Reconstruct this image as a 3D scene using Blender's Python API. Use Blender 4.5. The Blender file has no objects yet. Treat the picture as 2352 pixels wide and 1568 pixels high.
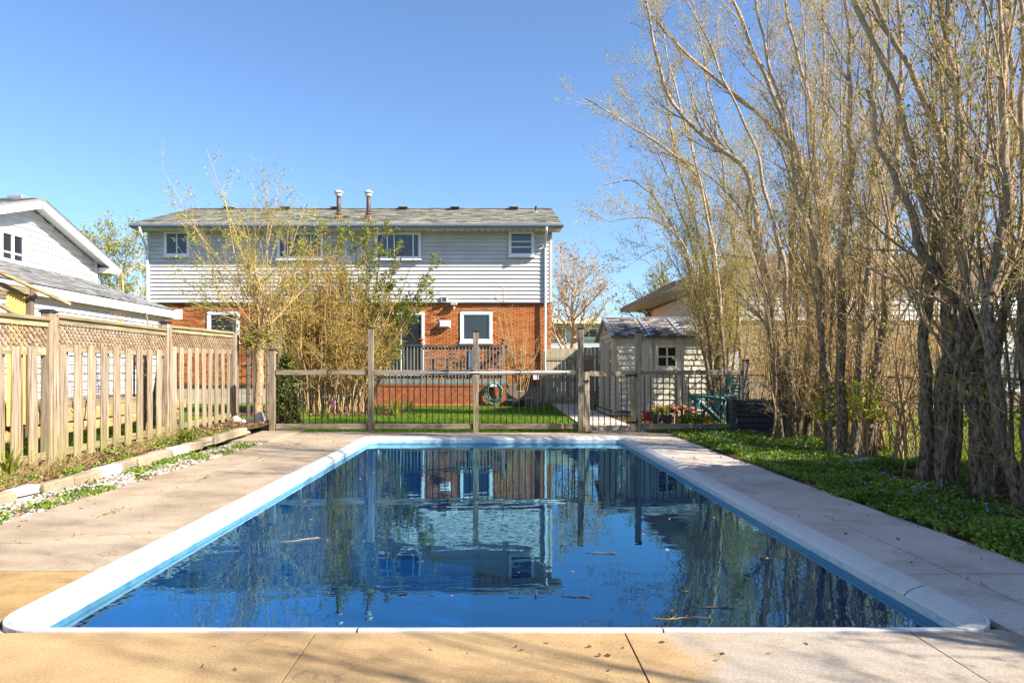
import bpy, math, random
import numpy as np
from mathutils import Matrix, Vector, Euler
from mathutils.geometry import tessellate_polygon

R = math.radians
rng = np.random.default_rng(11)
random.seed(11)
SC = bpy.context.scene
COL = SC.collection

# ------------------------------------------------------------------ camera, sky, sun, exposure
CAM_H, FOC, VPX, VPY, PW, PH = 1.2, 1600.0, 1140.0, 852.0, 2352.0, 1568.0
cam_d = bpy.data.cameras.new('camera')
cam_d.sensor_width = 36.0
cam_d.lens = 36.0 * FOC / PW
cam_d.shift_x = (PW / 2 - VPX) / PW
cam_d.shift_y = (VPY - PH / 2) / PW
cam_d.clip_start, cam_d.clip_end = 0.05, 2000
cam = bpy.data.objects.new('camera', cam_d)
cam.location = (0, 0, CAM_H)
cam.rotation_euler = (R(90), 0, 0)
COL.objects.link(cam)
SC.camera = cam

SUN = Vector((2.1, -1.0, 1.72)).normalized()          # towards the sun: right of and behind the camera
sun_el = math.asin(SUN.z)
world = bpy.data.worlds.new('World')
SC.world = world
world.use_nodes = True
wn = world.node_tree
sky = wn.nodes.new('ShaderNodeTexSky')
sky.sky_type = 'NISHITA'
sky.sun_disc = False
sky.sun_elevation = sun_el
sky.sun_rotation = math.atan2(SUN.x, SUN.y)
sky.altitude = 100
sky.air_density, sky.dust_density, sky.ozone_density = 1.0, 1.0, 6.5
bg = wn.nodes['Background']
wn.links.new(sky.outputs[0], bg.inputs[0])
bg.inputs[1].default_value = 0.092
sun_d = bpy.data.lights.new('sun', 'SUN')
sun_d.energy = 5.0
sun_d.angle = R(0.5)
sun_d.color = (1.0, 0.93, 0.82)
sun_o = bpy.data.objects.new('sun', sun_d)
sun_o.rotation_euler = SUN.to_track_quat('Z', 'Y').to_euler()
sun_o.location = (20, -10, 20)
COL.objects.link(sun_o)
SC.view_settings.view_transform = 'Standard'
SC.view_settings.look = 'None'
SC.view_settings.gamma = 1
SC.view_settings.use_curve_mapping = False
SC.view_settings.exposure = 1.45
SC.cycles.max_bounces = 8
SC.cycles.transparent_max_bounces = 12


def at(px, py, Y):
    """A point of the place seen at pixel (px,py), Y metres in front of the camera."""
    return Vector(((px - VPX) * Y / FOC, Y, CAM_H - (py - VPY) * Y / FOC))


# ------------------------------------------------------------------ materials
def nodes(name):
    m = bpy.data.materials.new(name)
    m.use_nodes = True
    nt = m.node_tree
    b = nt.nodes['Principled BSDF']
    return m, nt, b


def N(nt, t, **kw):
    n = nt.nodes.new(t)
    for k, v in kw.items():
        if k.startswith('i_'):
            n.inputs[int(k[2:]) if k[2:].isdigit() else k[2:]].default_value = v
        else:
            setattr(n, k, v)
    return n


def c4(c):
    return (c[0], c[1], c[2], 1)


def ramp(nt, fac, stops):
    r = N(nt, 'ShaderNodeValToRGB')
    e = r.color_ramp.elements
    while len(e) < len(stops):
        e.new(0.5)
    for k, (p, c) in enumerate(stops):
        e[k].position = p
        e[k].color = c4(c)
    nt.links.new(fac, r.inputs[0])
    return r.outputs[0]


def mapped(nt, scale, obj=False):
    if obj:
        src = N(nt, 'ShaderNodeTexCoord').outputs['Object']
    else:
        src = N(nt, 'ShaderNodeNewGeometry').outputs['Position']
    mp = N(nt, 'ShaderNodeMapping')
    mp.inputs['Scale'].default_value = scale
    nt.links.new(src, mp.inputs[0])
    return mp.outputs[0]


def noise(nt, vec, scale, detail=4, rough=0.6):
    n = N(nt, 'ShaderNodeTexNoise')
    n.inputs['Scale'].default_value = scale
    n.inputs['Detail'].default_value = detail
    n.inputs['Roughness'].default_value = rough
    nt.links.new(vec, n.inputs['Vector'])
    return n.outputs['Fac']


def mixc(nt, fac, a, b, mode='MIX'):
    m = N(nt, 'ShaderNodeMix', data_type='RGBA', blend_type=mode)
    for s, v in ((0, fac), (6, a), (7, b)):
        if hasattr(v, 'links'):
            nt.links.new(v, m.inputs[s])
        elif s == 0:
            m.inputs[0].default_value = v
        else:
            m.inputs[s].default_value = c4(v)
    return m.outputs[2]


def math_(nt, op, a, b=0.0, clamp=False):
    m = N(nt, 'ShaderNodeMath', operation=op, use_clamp=clamp)
    for k, v in enumerate((a, b)):
        if hasattr(v, 'links'):
            nt.links.new(v, m.inputs[k])
        else:
            m.inputs[k].default_value = v
    return m.outputs[0]


def bump(nt, b, h, strength=0.4, dist=0.01):
    n = N(nt, 'ShaderNodeBump')
    n.inputs['Strength'].default_value = strength
    n.inputs['Distance'].default_value = dist
    nt.links.new(h, n.inputs['Height'])
    nt.links.new(n.outputs[0], b.inputs['Normal'])


def obj_random(nt):
    return N(nt, 'ShaderNodeObjectInfo').outputs['Random']


def plain(name, col, rough=0.6, var=0.18, scale=6, metal=0.0, bmp=0.0, rnd=0.0, spec=0.5):
    m, nt, b = nodes(name)
    v = mapped(nt, (1, 1, 1))
    f = noise(nt, v, scale, 5)
    lo = tuple(x * (1 - var) for x in col)
    hi = tuple(min(1, x * (1 + var)) for x in col)
    c = ramp(nt, f, ((0.3, lo), (0.7, hi)))
    if rnd:
        k = math_(nt, 'ADD', math_(nt, 'MULTIPLY', obj_random(nt), rnd), 1 - rnd / 2)
        cc = N(nt, 'ShaderNodeCombineColor')
        for i in range(3):
            nt.links.new(k, cc.inputs[i])
        c = mixc(nt, 1.0, c, cc.outputs[0], 'MULTIPLY')
    nt.links.new(c, b.inputs['Base Color'])
    b.inputs['Roughness'].default_value = rough
    b.inputs['Metallic'].default_value = metal
    b.inputs['Specular IOR Level'].default_value = spec
    if bmp:
        bump(nt, b, noise(nt, v, scale * 6, 4), bmp, 0.01)
    return m


def wood(name, axis, a, b_, grey, algae=0.0):
    """Weathered board: grain along the axis, knots, a shift per board, algae low down."""
    m, nt, b = nodes(name)
    s = [38, 38, 38]
    s['xyz'.index(axis)] = 2.0
    v = mapped(nt, s)
    off = N(nt, 'ShaderNodeVectorMath', operation='ADD')
    nt.links.new(v, off.inputs[0])
    rr = N(nt, 'ShaderNodeCombineXYZ')
    r = obj_random(nt)
    k37 = math_(nt, 'MULTIPLY', r, 37.0)
    for i in range(3):
        nt.links.new(k37, rr.inputs[i])
    nt.links.new(rr.outputs[0], off.inputs[1])
    g = noise(nt, off.outputs[0], 1.0, 6, 0.65)
    c = ramp(nt, g, ((0.34, b_), (0.5, a), (0.66, grey)))
    big = noise(nt, mapped(nt, (1, 1, 1)), 2.3, 3)
    c = mixc(nt, math_(nt, 'MULTIPLY', big, 0.35), c, tuple(x * 0.6 for x in a))
    kn = N(nt, 'ShaderNodeTexVoronoi')
    ks = [7.5, 7.5, 7.5]
    ks['xyz'.index(axis)] = 4.0
    kv = N(nt, 'ShaderNodeVectorMath', operation='ADD')
    nt.links.new(mapped(nt, ks), kv.inputs[0])
    nt.links.new(rr.outputs[0], kv.inputs[1])
    nt.links.new(kv.outputs[0], kn.inputs['Vector'])
    kf = ramp(nt, kn.outputs['Distance'], ((0.06, (1, 1, 1)), (0.16, (0, 0, 0))))
    c = mixc(nt, math_(nt, 'MULTIPLY', kf, 0.75), c, (0.10, 0.055, 0.03))
    k = math_(nt, 'ADD', math_(nt, 'MULTIPLY', r, 0.42), 0.78)
    cc = N(nt, 'ShaderNodeCombineColor')
    for i in range(3):
        nt.links.new(k, cc.inputs[i])
    c = mixc(nt, 1.0, c, cc.outputs[0], 'MULTIPLY')
    if algae:
        sep = N(nt, 'ShaderNodeSeparateXYZ')
        nt.links.new(N(nt, 'ShaderNodeNewGeometry').outputs['Position'], sep.inputs[0])
        hz = math_(nt, 'SUBTRACT', 1.0, math_(nt, 'MULTIPLY', sep.outputs[2], 1.5), True)
        al = math_(nt, 'MULTIPLY', hz, noise(nt, mapped(nt, (9, 9, 2.5)), 1.0, 4), True)
        c = mixc(nt, math_(nt, 'MULTIPLY', al, algae), c, (0.23, 0.22, 0.035))
    nt.links.new(c, b.inputs['Base Color'])
    b.inputs['Roughness'].default_value = 0.85
    b.inputs['Specular IOR Level'].default_value = 0.2
    bump(nt, b, g, 0.35, 0.006)
    return m


def attr_mat(name, stops, rough=0.6, spec=0.3, trans=0.0, bmp=0.0):
    """Colour picked per piece from the mesh attribute rnd."""
    m, nt, b = nodes(name)
    a = N(nt, 'ShaderNodeAttribute', attribute_name='rnd')
    c = ramp(nt, a.outputs['Fac'], stops)
    n = noise(nt, mapped(nt, (1, 1, 1)), 40, 3)
    c = mixc(nt, math_(nt, 'MULTIPLY', n, 0.3), c, (0.02, 0.02, 0.015))
    nt.links.new(c, b.inputs['Base Color'])
    b.inputs['Roughness'].default_value = rough
    b.inputs['Specular IOR Level'].default_value = spec
    if bmp:
        bump(nt, b, noise(nt, mapped(nt, (1, 1, 1)), 90, 3), bmp, 0.004)
    if trans:
        t = N(nt, 'ShaderNodeBsdfTranslucent')
        nt.links.new(c, t.inputs[0])
        mx = N(nt, 'ShaderNodeMixShader')
        mx.inputs[0].default_value = trans
        nt.links.new(b.outputs[0], mx.inputs[1])
        nt.links.new(t.outputs[0], mx.inputs[2])
        nt.links.new(mx.outputs[0], nt.nodes['Material Output'].inputs[0])
    return m


def bark(name, a, b_, c_, scale=1.0, upper_tone=None):
    m, nt, b = nodes(name)
    v = mapped(nt, (34 * scale, 34 * scale, 13 * scale))
    f = noise(nt, v, 1.0, 6, 0.7)
    c = ramp(nt, f, ((0.36, b_), (0.5, a), (0.64, c_)))
    if upper_tone:                                              # a second bark tone blended in higher up
        sz = N(nt, 'ShaderNodeSeparateXYZ')
        nt.links.new(mapped(nt, (1, 1, 1)), sz.inputs[0])
        hh = math_(nt, 'ADD', math_(nt, 'MULTIPLY', sz.outputs[2], 0.2), math_(nt, 'MULTIPLY', noise(nt, mapped(nt, (2, 2, 1)), 1.0, 4), 0.7))
        c2 = ramp(nt, f, ((0.34, tuple(x * .5 for x in upper_tone)), (0.55, upper_tone)))
        c = mixc(nt, ramp(nt, hh, ((0.72, (0, 0, 0)), (1.0, (1, 1, 1)))), c, c2)
    nt.links.new(c, b.inputs['Base Color'])
    b.inputs['Roughness'].default_value = 0.9
    b.inputs['Specular IOR Level'].default_value = 0.15
    bump(nt, b, f, 1.0, 0.05)
    return m


def concrete(name, a, b_, stain, shade_tone=None):
    m, nt, b = nodes(name)
    v = mapped(nt, (1, 1, 1))
    f = noise(nt, v, 1.6, 6, 0.62)
    c = ramp(nt, f, ((0.34, b_), (0.58, a)))
    if shade_tone:                                               # grey shade on the right painted into the colour, edge broken by noise
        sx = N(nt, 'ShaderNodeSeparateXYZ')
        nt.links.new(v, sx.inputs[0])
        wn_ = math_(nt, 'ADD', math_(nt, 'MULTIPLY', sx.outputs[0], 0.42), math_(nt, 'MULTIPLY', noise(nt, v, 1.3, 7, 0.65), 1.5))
        c = mixc(nt, ramp(nt, math_(nt, 'MULTIPLY', wn_, 0.5), ((0.50, (0, 0, 0)), (0.60, (1, 1, 1)))), c, shade_tone)
    sp = noise(nt, v, 85, 3, 0.8)
    c = mixc(nt, 1.0, c, ramp(nt, sp, ((0.3, (0.66, 0.64, 0.6)), (0.62, (1.08, 1.06, 1.04)))), 'MULTIPLY')
    st = noise(nt, mapped(nt, (0.7, 1.2, 1)), 1.4, 7, 0.7)
    c = mixc(nt, ramp(nt, st, ((0.52, (0, 0, 0)), (0.70, (0.85, 0.85, 0.85)))), c, stain)
    k = math_(nt, 'ADD', math_(nt, 'MULTIPLY', obj_random(nt), 0.10), 0.95)
    cc = N(nt, 'ShaderNodeCombineColor')
    for i in range(3):
        nt.links.new(k, cc.inputs[i])
    c = mixc(nt, 1.0, c, cc.outputs[0], 'MULTIPLY')
    vo = N(nt, 'ShaderNodeTexVoronoi', feature='DISTANCE_TO_EDGE')
    vo.inputs['Scale'].default_value = 0.3
    wv = N(nt, 'ShaderNodeVectorMath', operation='ADD')
    nz = N(nt, 'ShaderNodeTexNoise')
    nz.inputs['Scale'].default_value = 2.5
    nz.inputs['Detail'].default_value = 5
    nt.links.new(v, nz.inputs['Vector'])
    nt.links.new(v, wv.inputs[0])
    nt.links.new(nz.outputs['Color'], wv.inputs[1])
    nt.links.new(wv.outputs[0], vo.inputs['Vector'])
    cr = ramp(nt, vo.outputs['Distance'], ((0.0, (0.35, 0.35, 0.35)), (0.0025, (0, 0, 0))))
    c = mixc(nt, cr, c, (0.05, 0.04, 0.03))
    nt.links.new(c, b.inputs['Base Color'])
    b.inputs['Roughness'].default_value = 0.9
    b.inputs['Specular IOR Level'].default_value = 0.25
    bump(nt, b, sp, 0.35, 0.006)
    return m


def ridged(name, col, rough=0.45):
    """White extruded coping with dirt specks."""
    m, nt, b = nodes(name)
    v = mapped(nt, (1, 1, 1))
    f = noise(nt, v, 55, 3, 0.8)
    d = ramp(nt, f, ((0.68, (0, 0, 0)), (0.74, (1, 1, 1))))
    l = noise(nt, v, 1.2, 3)
    c = mixc(nt, math_(nt, 'MULTIPLY', l, 0.25), col, tuple(x * 0.7 for x in col))
    c = mixc(nt, math_(nt, 'MULTIPLY', d, 0.6), c, (0.12, 0.10, 0.07))
    sm = noise(nt, mapped(nt, (3, 3, 3)), 1.0, 6, 0.7)
    c = mixc(nt, ramp(nt, sm, ((0.52, (0, 0, 0)), (0.75, (0.55, 0.55, 0.55)))), c, (0.36, 0.33, 0.28))
    nt.links.new(c, b.inputs['Base Color'])
    b.inputs['Roughness'].default_value = rough
    return m


M = {}
M['fence_v'] = wood('fence_wood_upright', 'z', (0.30, 0.225, 0.15), (0.10, 0.062, 0.035), (0.37, 0.315, 0.25), 1.0)
M['fence_y'] = wood('fence_wood_along', 'y', (0.30, 0.24, 0.13), (0.13, 0.09, 0.04), (0.38, 0.33, 0.22), 0.2)
M['fence_l'] = wood('lattice_wood', 'y', (0.27, 0.18, 0.105), (0.12, 0.07, 0.035), (0.36, 0.285, 0.21))
M['grey_v'] = wood('grey_wood_upright', 'z', (0.29, 0.225, 0.155), (0.10, 0.072, 0.045), (0.38, 0.32, 0.245), 0.4)
M['grey_x'] = wood('grey_wood_across', 'x', (0.29, 0.225, 0.155), (0.10, 0.072, 0.045), (0.38, 0.32, 0.245), 0.2)
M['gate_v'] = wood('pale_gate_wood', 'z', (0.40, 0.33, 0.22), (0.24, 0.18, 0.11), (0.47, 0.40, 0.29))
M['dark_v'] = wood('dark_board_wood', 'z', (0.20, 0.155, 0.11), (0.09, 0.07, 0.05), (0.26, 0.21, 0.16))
M['rail_green'] = wood('deck_rail_wood', 'z', (0.17, 0.18, 0.155), (0.07, 0.078, 0.07), (0.25, 0.26, 0.225))
M['rail_dark'] = plain('dark_stained_rail', (0.045, 0.055, 0.05), 0.7, 0.3)
M['lattice_orange'] = plain('orange_stained_lattice', (0.36, 0.115, 0.04), 0.8, 0.3, 5, rnd=0.4)
M['black'] = plain('black_metal', (0.012, 0.012, 0.014), 0.45, 0.3)
M['blackplastic'] = plain('black_plastic', (0.02, 0.02, 0.022), 0.5, 0.3, 9)
M['charcoal'] = plain('charcoal_resin', (0.04, 0.04, 0.043), 0.75, 0.35, 10, bmp=0.5, rnd=0.4)
M['brick'] = attr_mat('red_brick', ((0.0, (0.20, 0.06, 0.03)), (0.2, (0.42, 0.115, 0.035)), (0.6, (0.58, 0.20, 0.055)), (0.85, (0.64, 0.29, 0.11)), (1.0, (0.24, 0.09, 0.06))), 0.9, 0.2, bmp=0.5)
M['mortar'] = plain('mortar', (0.62, 0.55, 0.48), 0.95, 0.15, 20)
M['tanbrick'] = attr_mat('tan_brick', ((0.0, (0.30, 0.21, 0.14)), (0.5, (0.40, 0.30, 0.20)), (1.0, (0.46, 0.36, 0.26))), 0.9, 0.2)
M['siding'] = plain('pale_siding', (0.47, 0.452, 0.44), 0.5, 0.08, 2, rnd=0.13)
M['white'] = plain('white_siding', (0.58, 0.575, 0.57), 0.5, 0.04, 2, rnd=0.06)
M['trim'] = plain('white_trim', (0.70, 0.70, 0.70), 0.45, 0.05, 4)
M['soffit'] = plain('cream_soffit', (0.62, 0.57, 0.48), 0.6, 0.08, 4, rnd=0.08)
M['gutter'] = plain('blue_grey_gutter', (0.22, 0.25, 0.30), 0.4, 0.1)
M['downpipe'] = plain('pale_grey_pipe', (0.58, 0.60, 0.64), 0.4, 0.08)
M['glass'] = plain('dark_glass', (0.02, 0.024, 0.03), 0.03, 0.3, 1.5, spec=0.9)
M['glasscurt'] = plain('curtained_glass', (0.045, 0.042, 0.05), 0.04, 0.45, 7, spec=0.8)
M['curtain'] = plain('grey_curtain', (0.30, 0.30, 0.33), 0.9, 0.2, 9)
M['shingle'] = attr_mat('grey_shingle', ((0.0, (0.13, 0.12, 0.10)), (0.35, (0.24, 0.23, 0.19)), (0.7, (0.33, 0.32, 0.27)), (1.0, (0.40, 0.37, 0.28))), 0.95, 0.2)
M['shinglegrey'] = attr_mat('mid_grey_shingle', ((0.0, (0.14, 0.14, 0.14)), (0.5, (0.23, 0.23, 0.23)), (1.0, (0.33, 0.32, 0.31))), 0.95, 0.2)
M['shinglebrown'] = attr_mat('brown_shingle', ((0.0, (0.12, 0.08, 0.06)), (0.5, (0.22, 0.15, 0.11)), (1.0, (0.30, 0.22, 0.17))), 0.95, 0.2)
M['shedtile'] = attr_mat('shed_shingle', ((0.0, (0.03, 0.035, 0.06)), (0.3, (0.10, 0.09, 0.10)), (0.6, (0.22, 0.19, 0.17)), (0.85, (0.32, 0.29, 0.28)), (1.0, (0.36, 0.25, 0.17))), 0.7, 0.3)
M['shedwall'] = plain('cream_resin', (0.52, 0.465, 0.35), 0.55, 0.08, 5, rnd=0.05)
M['shedtrim'] = plain('taupe_resin', (0.40, 0.35, 0.27), 0.55, 0.1, 5)
M['sheddoor'] = plain('mauve_grey_resin', (0.33, 0.27, 0.28), 0.55, 0.1, 5)
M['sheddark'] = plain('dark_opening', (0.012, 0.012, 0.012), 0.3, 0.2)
M['rust'] = plain('rusty_metal', (0.24, 0.085, 0.035), 0.8, 0.5, 18, bmp=0.4)
M['flue'] = plain('brown_flue', (0.075, 0.05, 0.042), 0.55, 0.4, 8)
M['flueb'] = plain('red_brown_flashing', (0.16, 0.07, 0.045), 0.7, 0.3, 8)
M['wire'] = plain('dull_wire', (0.13, 0.13, 0.12), 0.6, 0.2)
M['galv'] = plain('galvanised', (0.45, 0.43, 0.38), 0.5, 0.3, 18)
M['conc_g'] = concrete('grey_paving', (0.39, 0.315, 0.235), (0.285, 0.225, 0.16), (0.22, 0.155, 0.09))
M['conc_t'] = concrete('tan_paving', (0.44, 0.285, 0.125), (0.33, 0.20, 0.08), (0.19, 0.12, 0.055))
M['conc_path'] = concrete('path_paving', (0.55, 0.485, 0.43), (0.44, 0.385, 0.34), (0.28, 0.24, 0.2))  # paler than the other paving: brightness added in colour for the shaded right side
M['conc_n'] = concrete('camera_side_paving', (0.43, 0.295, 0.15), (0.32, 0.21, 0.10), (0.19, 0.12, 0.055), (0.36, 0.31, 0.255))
M['kerb'] = concrete('kerb_concrete', (0.36, 0.295, 0.21), (0.24, 0.19, 0.13), (0.22, 0.17, 0.10))
M['kerbw'] = plain('whitewashed_kerb', (0.54, 0.52, 0.50), 0.9, 0.15, 9, bmp=0.4)
M['found'] = plain('parged_foundation', (0.40, 0.35, 0.28), 0.95, 0.2, 3, bmp=0.4)
M['coping'] = ridged('white_coping', (0.54, 0.535, 0.53), 0.6)
M['bark'] = bark('grey_brown_bark', (0.23, 0.165, 0.105), (0.035, 0.024, 0.016), (0.42, 0.325, 0.22), 1.0, (0.58, 0.44, 0.30))
M['limb'] = bark('tan_limb_bark', (0.55, 0.40, 0.235), (0.26, 0.165, 0.085), (0.66, 0.52, 0.34), 1.6)
M['twig'] = plain('tan_twig', (0.52, 0.36, 0.18), 0.85, 0.35, 3, spec=0.15)
M['twigpale'] = plain('straw_twig', (0.40, 0.275, 0.125), 0.85, 0.3, 3, spec=0.15)
M['twigdark'] = plain('dark_twig', (0.13, 0.085, 0.05), 0.85, 0.35, 3, spec=0.15)
M['trunkpale'] = bark('pale_trunk_bark', (0.42, 0.30, 0.17), (0.20, 0.12, 0.06), (0.55, 0.42, 0.27))
LEAF_Y = ((0.0, (0.26, 0.30, 0.02)), (0.5, (0.40, 0.43, 0.03)), (1.0, (0.52, 0.48, 0.06)))
LEAF_G = ((0.0, (0.09, 0.14, 0.014)), (0.5, (0.23, 0.28, 0.025)), (1.0, (0.40, 0.38, 0.05)))
LEAF_O = ((0.0, (0.30, 0.24, 0.03)), (0.5, (0.44, 0.26, 0.05)), (1.0, (0.48, 0.20, 0.06)))
M['leaf_y'] = attr_mat('budding_leaf', LEAF_Y, 0.6, 0.2, 0.35)
M['leaf_bud'] = attr_mat('brown_bud', ((0.0, (0.26, 0.17, 0.06)), (1.0, (0.38, 0.22, 0.08))), 0.7, 0.2, 0.2)
M['leaf_g'] = attr_mat('fresh_green_leaf', LEAF_G, 0.55, 0.25, 0.35)
M['leaf_o'] = attr_mat('orange_bud', LEAF_O, 0.7, 0.2, 0.3)
M['leaf_cedar'] = attr_mat('cedar_spray', ((0.0, (0.03, 0.05, 0.008)), (0.5, (0.08, 0.105, 0.015)), (1.0, (0.20, 0.17, 0.03))), 0.7, 0.2, 0.15)
M['cover'] = attr_mat('ground_cover_leaf', ((0.0, (0.045, 0.11, 0.008)), (0.5, (0.15, 0.25, 0.015)), (1.0, (0.34, 0.42, 0.05))), 0.5, 0.35, 0.25)
M['grass'] = attr_mat('lawn_blade', ((0.0, (0.05, 0.12, 0.005)), (0.5, (0.13, 0.25, 0.012)), (1.0, (0.26, 0.35, 0.03))), 0.6, 0.2, 0.3)
M['grassy'] = attr_mat('sunny_grass_blade', ((0.0, (0.13, 0.20, 0.008)), (0.5, (0.27, 0.34, 0.02)), (1.0, (0.42, 0.44, 0.05))), 0.6, 0.2, 0.3)  # yellower, brighter copy of the lawn blades, sunlight put into the colour
M['straw'] = attr_mat('dry_stalk', ((0.0, (0.25, 0.15, 0.06)), (0.6, (0.44, 0.30, 0.13)), (1.0, (0.56, 0.44, 0.24))), 0.85, 0.15, 0.15)
M['litter'] = attr_mat('leaf_litter', ((0.0, (0.10, 0.05, 0.025)), (0.6, (0.24, 0.12, 0.055)), (1.0, (0.42, 0.28, 0.15))), 0.85, 0.15, 0.1)
M['petal'] = attr_mat('violet_petal', ((0.0, (0.16, 0.17, 0.62)), (1.0, (0.34, 0.33, 0.85))), 0.6, 0.2, 0.3)
M['pebble'] = attr_mat('white_pebble', ((0.0, (0.16, 0.12, 0.08)), (0.4, (0.36, 0.31, 0.26)), (1.0, (0.58, 0.55, 0.51))), 0.8, 0.25)
M['rock'] = plain('tan_rock', (0.46, 0.36, 0.25), 0.9, 0.35, 7, bmp=0.7)
M['greyrock'] = plain('grey_stone', (0.38, 0.37, 0.36), 0.9, 0.25, 9, bmp=0.5)
M['teal'] = plain('teal_plastic', (0.012, 0.095, 0.085), 0.4, 0.15, 5)
M['hose'] = plain('green_hose', (0.06, 0.18, 0.12), 0.35, 0.3, 10)
M['pole'] = plain('white_pole', (0.72, 0.76, 0.78), 0.3, 0.06, 3)
M['red'] = plain('red_plastic', (0.42, 0.02, 0.03), 0.45, 0.15)
M['blue'] = plain('blue_paint', (0.03, 0.14, 0.45), 0.5, 0.15)
M['yellowcloth'] = plain('yellow_curtain_cloth', (0.62, 0.42, 0.10), 0.9, 0.2, 12)
M['yellowstone'] = plain('yellow_stone', (0.34, 0.25, 0.10), 0.9, 0.3, 5, bmp=0.6, rnd=0.3)
M['navy'] = plain('navy_cloth', (0.02, 0.035, 0.07), 0.8, 0.25)
M['board'] = plain('pale_plywood', (0.50, 0.41, 0.30), 0.85, 0.2, 4)
M['pink'] = plain('pink_plastic', (0.62, 0.12, 0.16), 0.5, 0.2)
M['magenta'] = plain('pink_petal', (0.62, 0.25, 0.52), 0.6, 0.2)


def ground_mat(name, stops, scale, bm=0.6):
    m, nt, b = nodes(name)
    v = mapped(nt, (1, 1, 1))
    f = noise(nt, v, scale, 8, 0.72)
    c = ramp(nt, f, stops)
    nt.links.new(c, b.inputs['Base Color'])
    b.inputs['Roughness'].default_value = 0.95
    b.inputs['Specular IOR Level'].default_value = 0.1
    bump(nt, b, noise(nt, v, scale * 14, 4, 0.8), bm, 0.03)
    return m


M['lawn'] = ground_mat('lawn_turf', ((0.3, (0.045, 0.085, 0.008)), (0.5, (0.08, 0.15, 0.012)), (0.7, (0.14, 0.20, 0.02))), 3)
M['soil'] = ground_mat('bed_soil', ((0.3, (0.05, 0.034, 0.02)), (0.5, (0.12, 0.08, 0.045)), (0.72, (0.22, 0.15, 0.085))), 5, 1.0)
M['farland'] = ground_mat('far_land', ((0.3, (0.07, 0.09, 0.03)), (0.7, (0.13, 0.14, 0.06))), 0.2)


def liner_mat():
    m, nt, b = nodes('pool_liner')
    v = mapped(nt, (7, 7, 16))
    w = N(nt, 'ShaderNodeTexVoronoi')
    w.inputs['Scale'].default_value = 1.6
    nt.links.new(v, w.inputs['Vector'])
    f = noise(nt, v, 1.4, 4)
    c = ramp(nt, w.outputs['Distance'], ((0.1, (0.30, 0.42, 0.48)), (0.45, (0.46, 0.54, 0.55)), (0.75, (0.58, 0.58, 0.50))))
    c = mixc(nt, math_(nt, 'MULTIPLY', f, 0.4), c, (0.30, 0.46, 0.50))
    nt.links.new(c, b.inputs['Base Color'])
    b.inputs['Roughness'].default_value = 0.4
    return m


M['liner'] = liner_mat()
M['poolfloor'] = plain('pool_floor', (0.008, 0.14, 0.30), 0.8, 0.25, 1.2)


def water_mat():
    m, nt, b = nodes('pool_water')
    nt.nodes.remove(b)
    out = nt.nodes['Material Output']
    v = mapped(nt, (1, 1, 1))
    n1 = noise(nt, mapped(nt, (2.2, 4.6, 1)), 1.0, 2, 0.45)
    n2 = noise(nt, mapped(nt, (8, 13, 1)), 1.0, 2, 0.5)
    h = math_(nt, 'ADD', n1, math_(nt, 'MULTIPLY', n2, 0.14))
    bp = N(nt, 'ShaderNodeBump')
    bp.inputs['Strength'].default_value = 0.048
    bp.inputs['Distance'].default_value = 0.030
    nt.links.new(h, bp.inputs['Height'])
    lw_ = N(nt, 'ShaderNodeLayerWeight')                    # mirror share grows towards grazing angles
    lw_.inputs['Blend'].default_value = 0.5
    nt.links.new(bp.outputs[0], lw_.inputs['Normal'])
    f5 = math_(nt, 'POWER', lw_.outputs['Facing'], 5.0)
    frn = math_(nt, 'ADD', math_(nt, 'MULTIPLY', f5, 0.74), 0.26)
    gl = N(nt, 'ShaderNodeBsdfGlossy')
    gl.inputs['Roughness'].default_value = 0.0
    gl.inputs['Color'].default_value = (0.36, 0.78, 1.0, 1)
    nt.links.new(bp.outputs[0], gl.inputs['Normal'])
    tr = N(nt, 'ShaderNodeBsdfTransparent')
    tr.inputs['Color'].default_value = (0.06, 0.50, 0.74, 1)
    mx = N(nt, 'ShaderNodeMixShader')
    nt.links.new(frn, mx.inputs[0])
    nt.links.new(tr.outputs[0], mx.inputs[1])
    nt.links.new(gl.outputs[0], mx.inputs[2])
    nt.links.new(mx.outputs[0], out.inputs[0])
    return m


M['water'] = water_mat()

# ------------------------------------------------------------------ object helpers


def root(name, label, cat, loc=(0, 0, 0), group=None):
    o = bpy.data.objects.new(name, None)
    o.empty_display_size = 0.2
    o.location = loc
    COL.objects.link(o)
    return tag(o, label, cat, group)


def tag(o, label=None, cat=None, group=None, kind=None):
    for k, v in (('label', label), ('category', cat), ('group', group), ('kind', kind)):
        if v:
            o[k] = v
    return o


def link(o, parent=None):
    """Link; with a parent the object's coordinates stay world coordinates."""
    COL.objects.link(o)
    if parent is not None:
        o.parent = parent
        o.matrix_parent_inverse = parent.matrix_basis.inverted()
    return o


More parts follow.
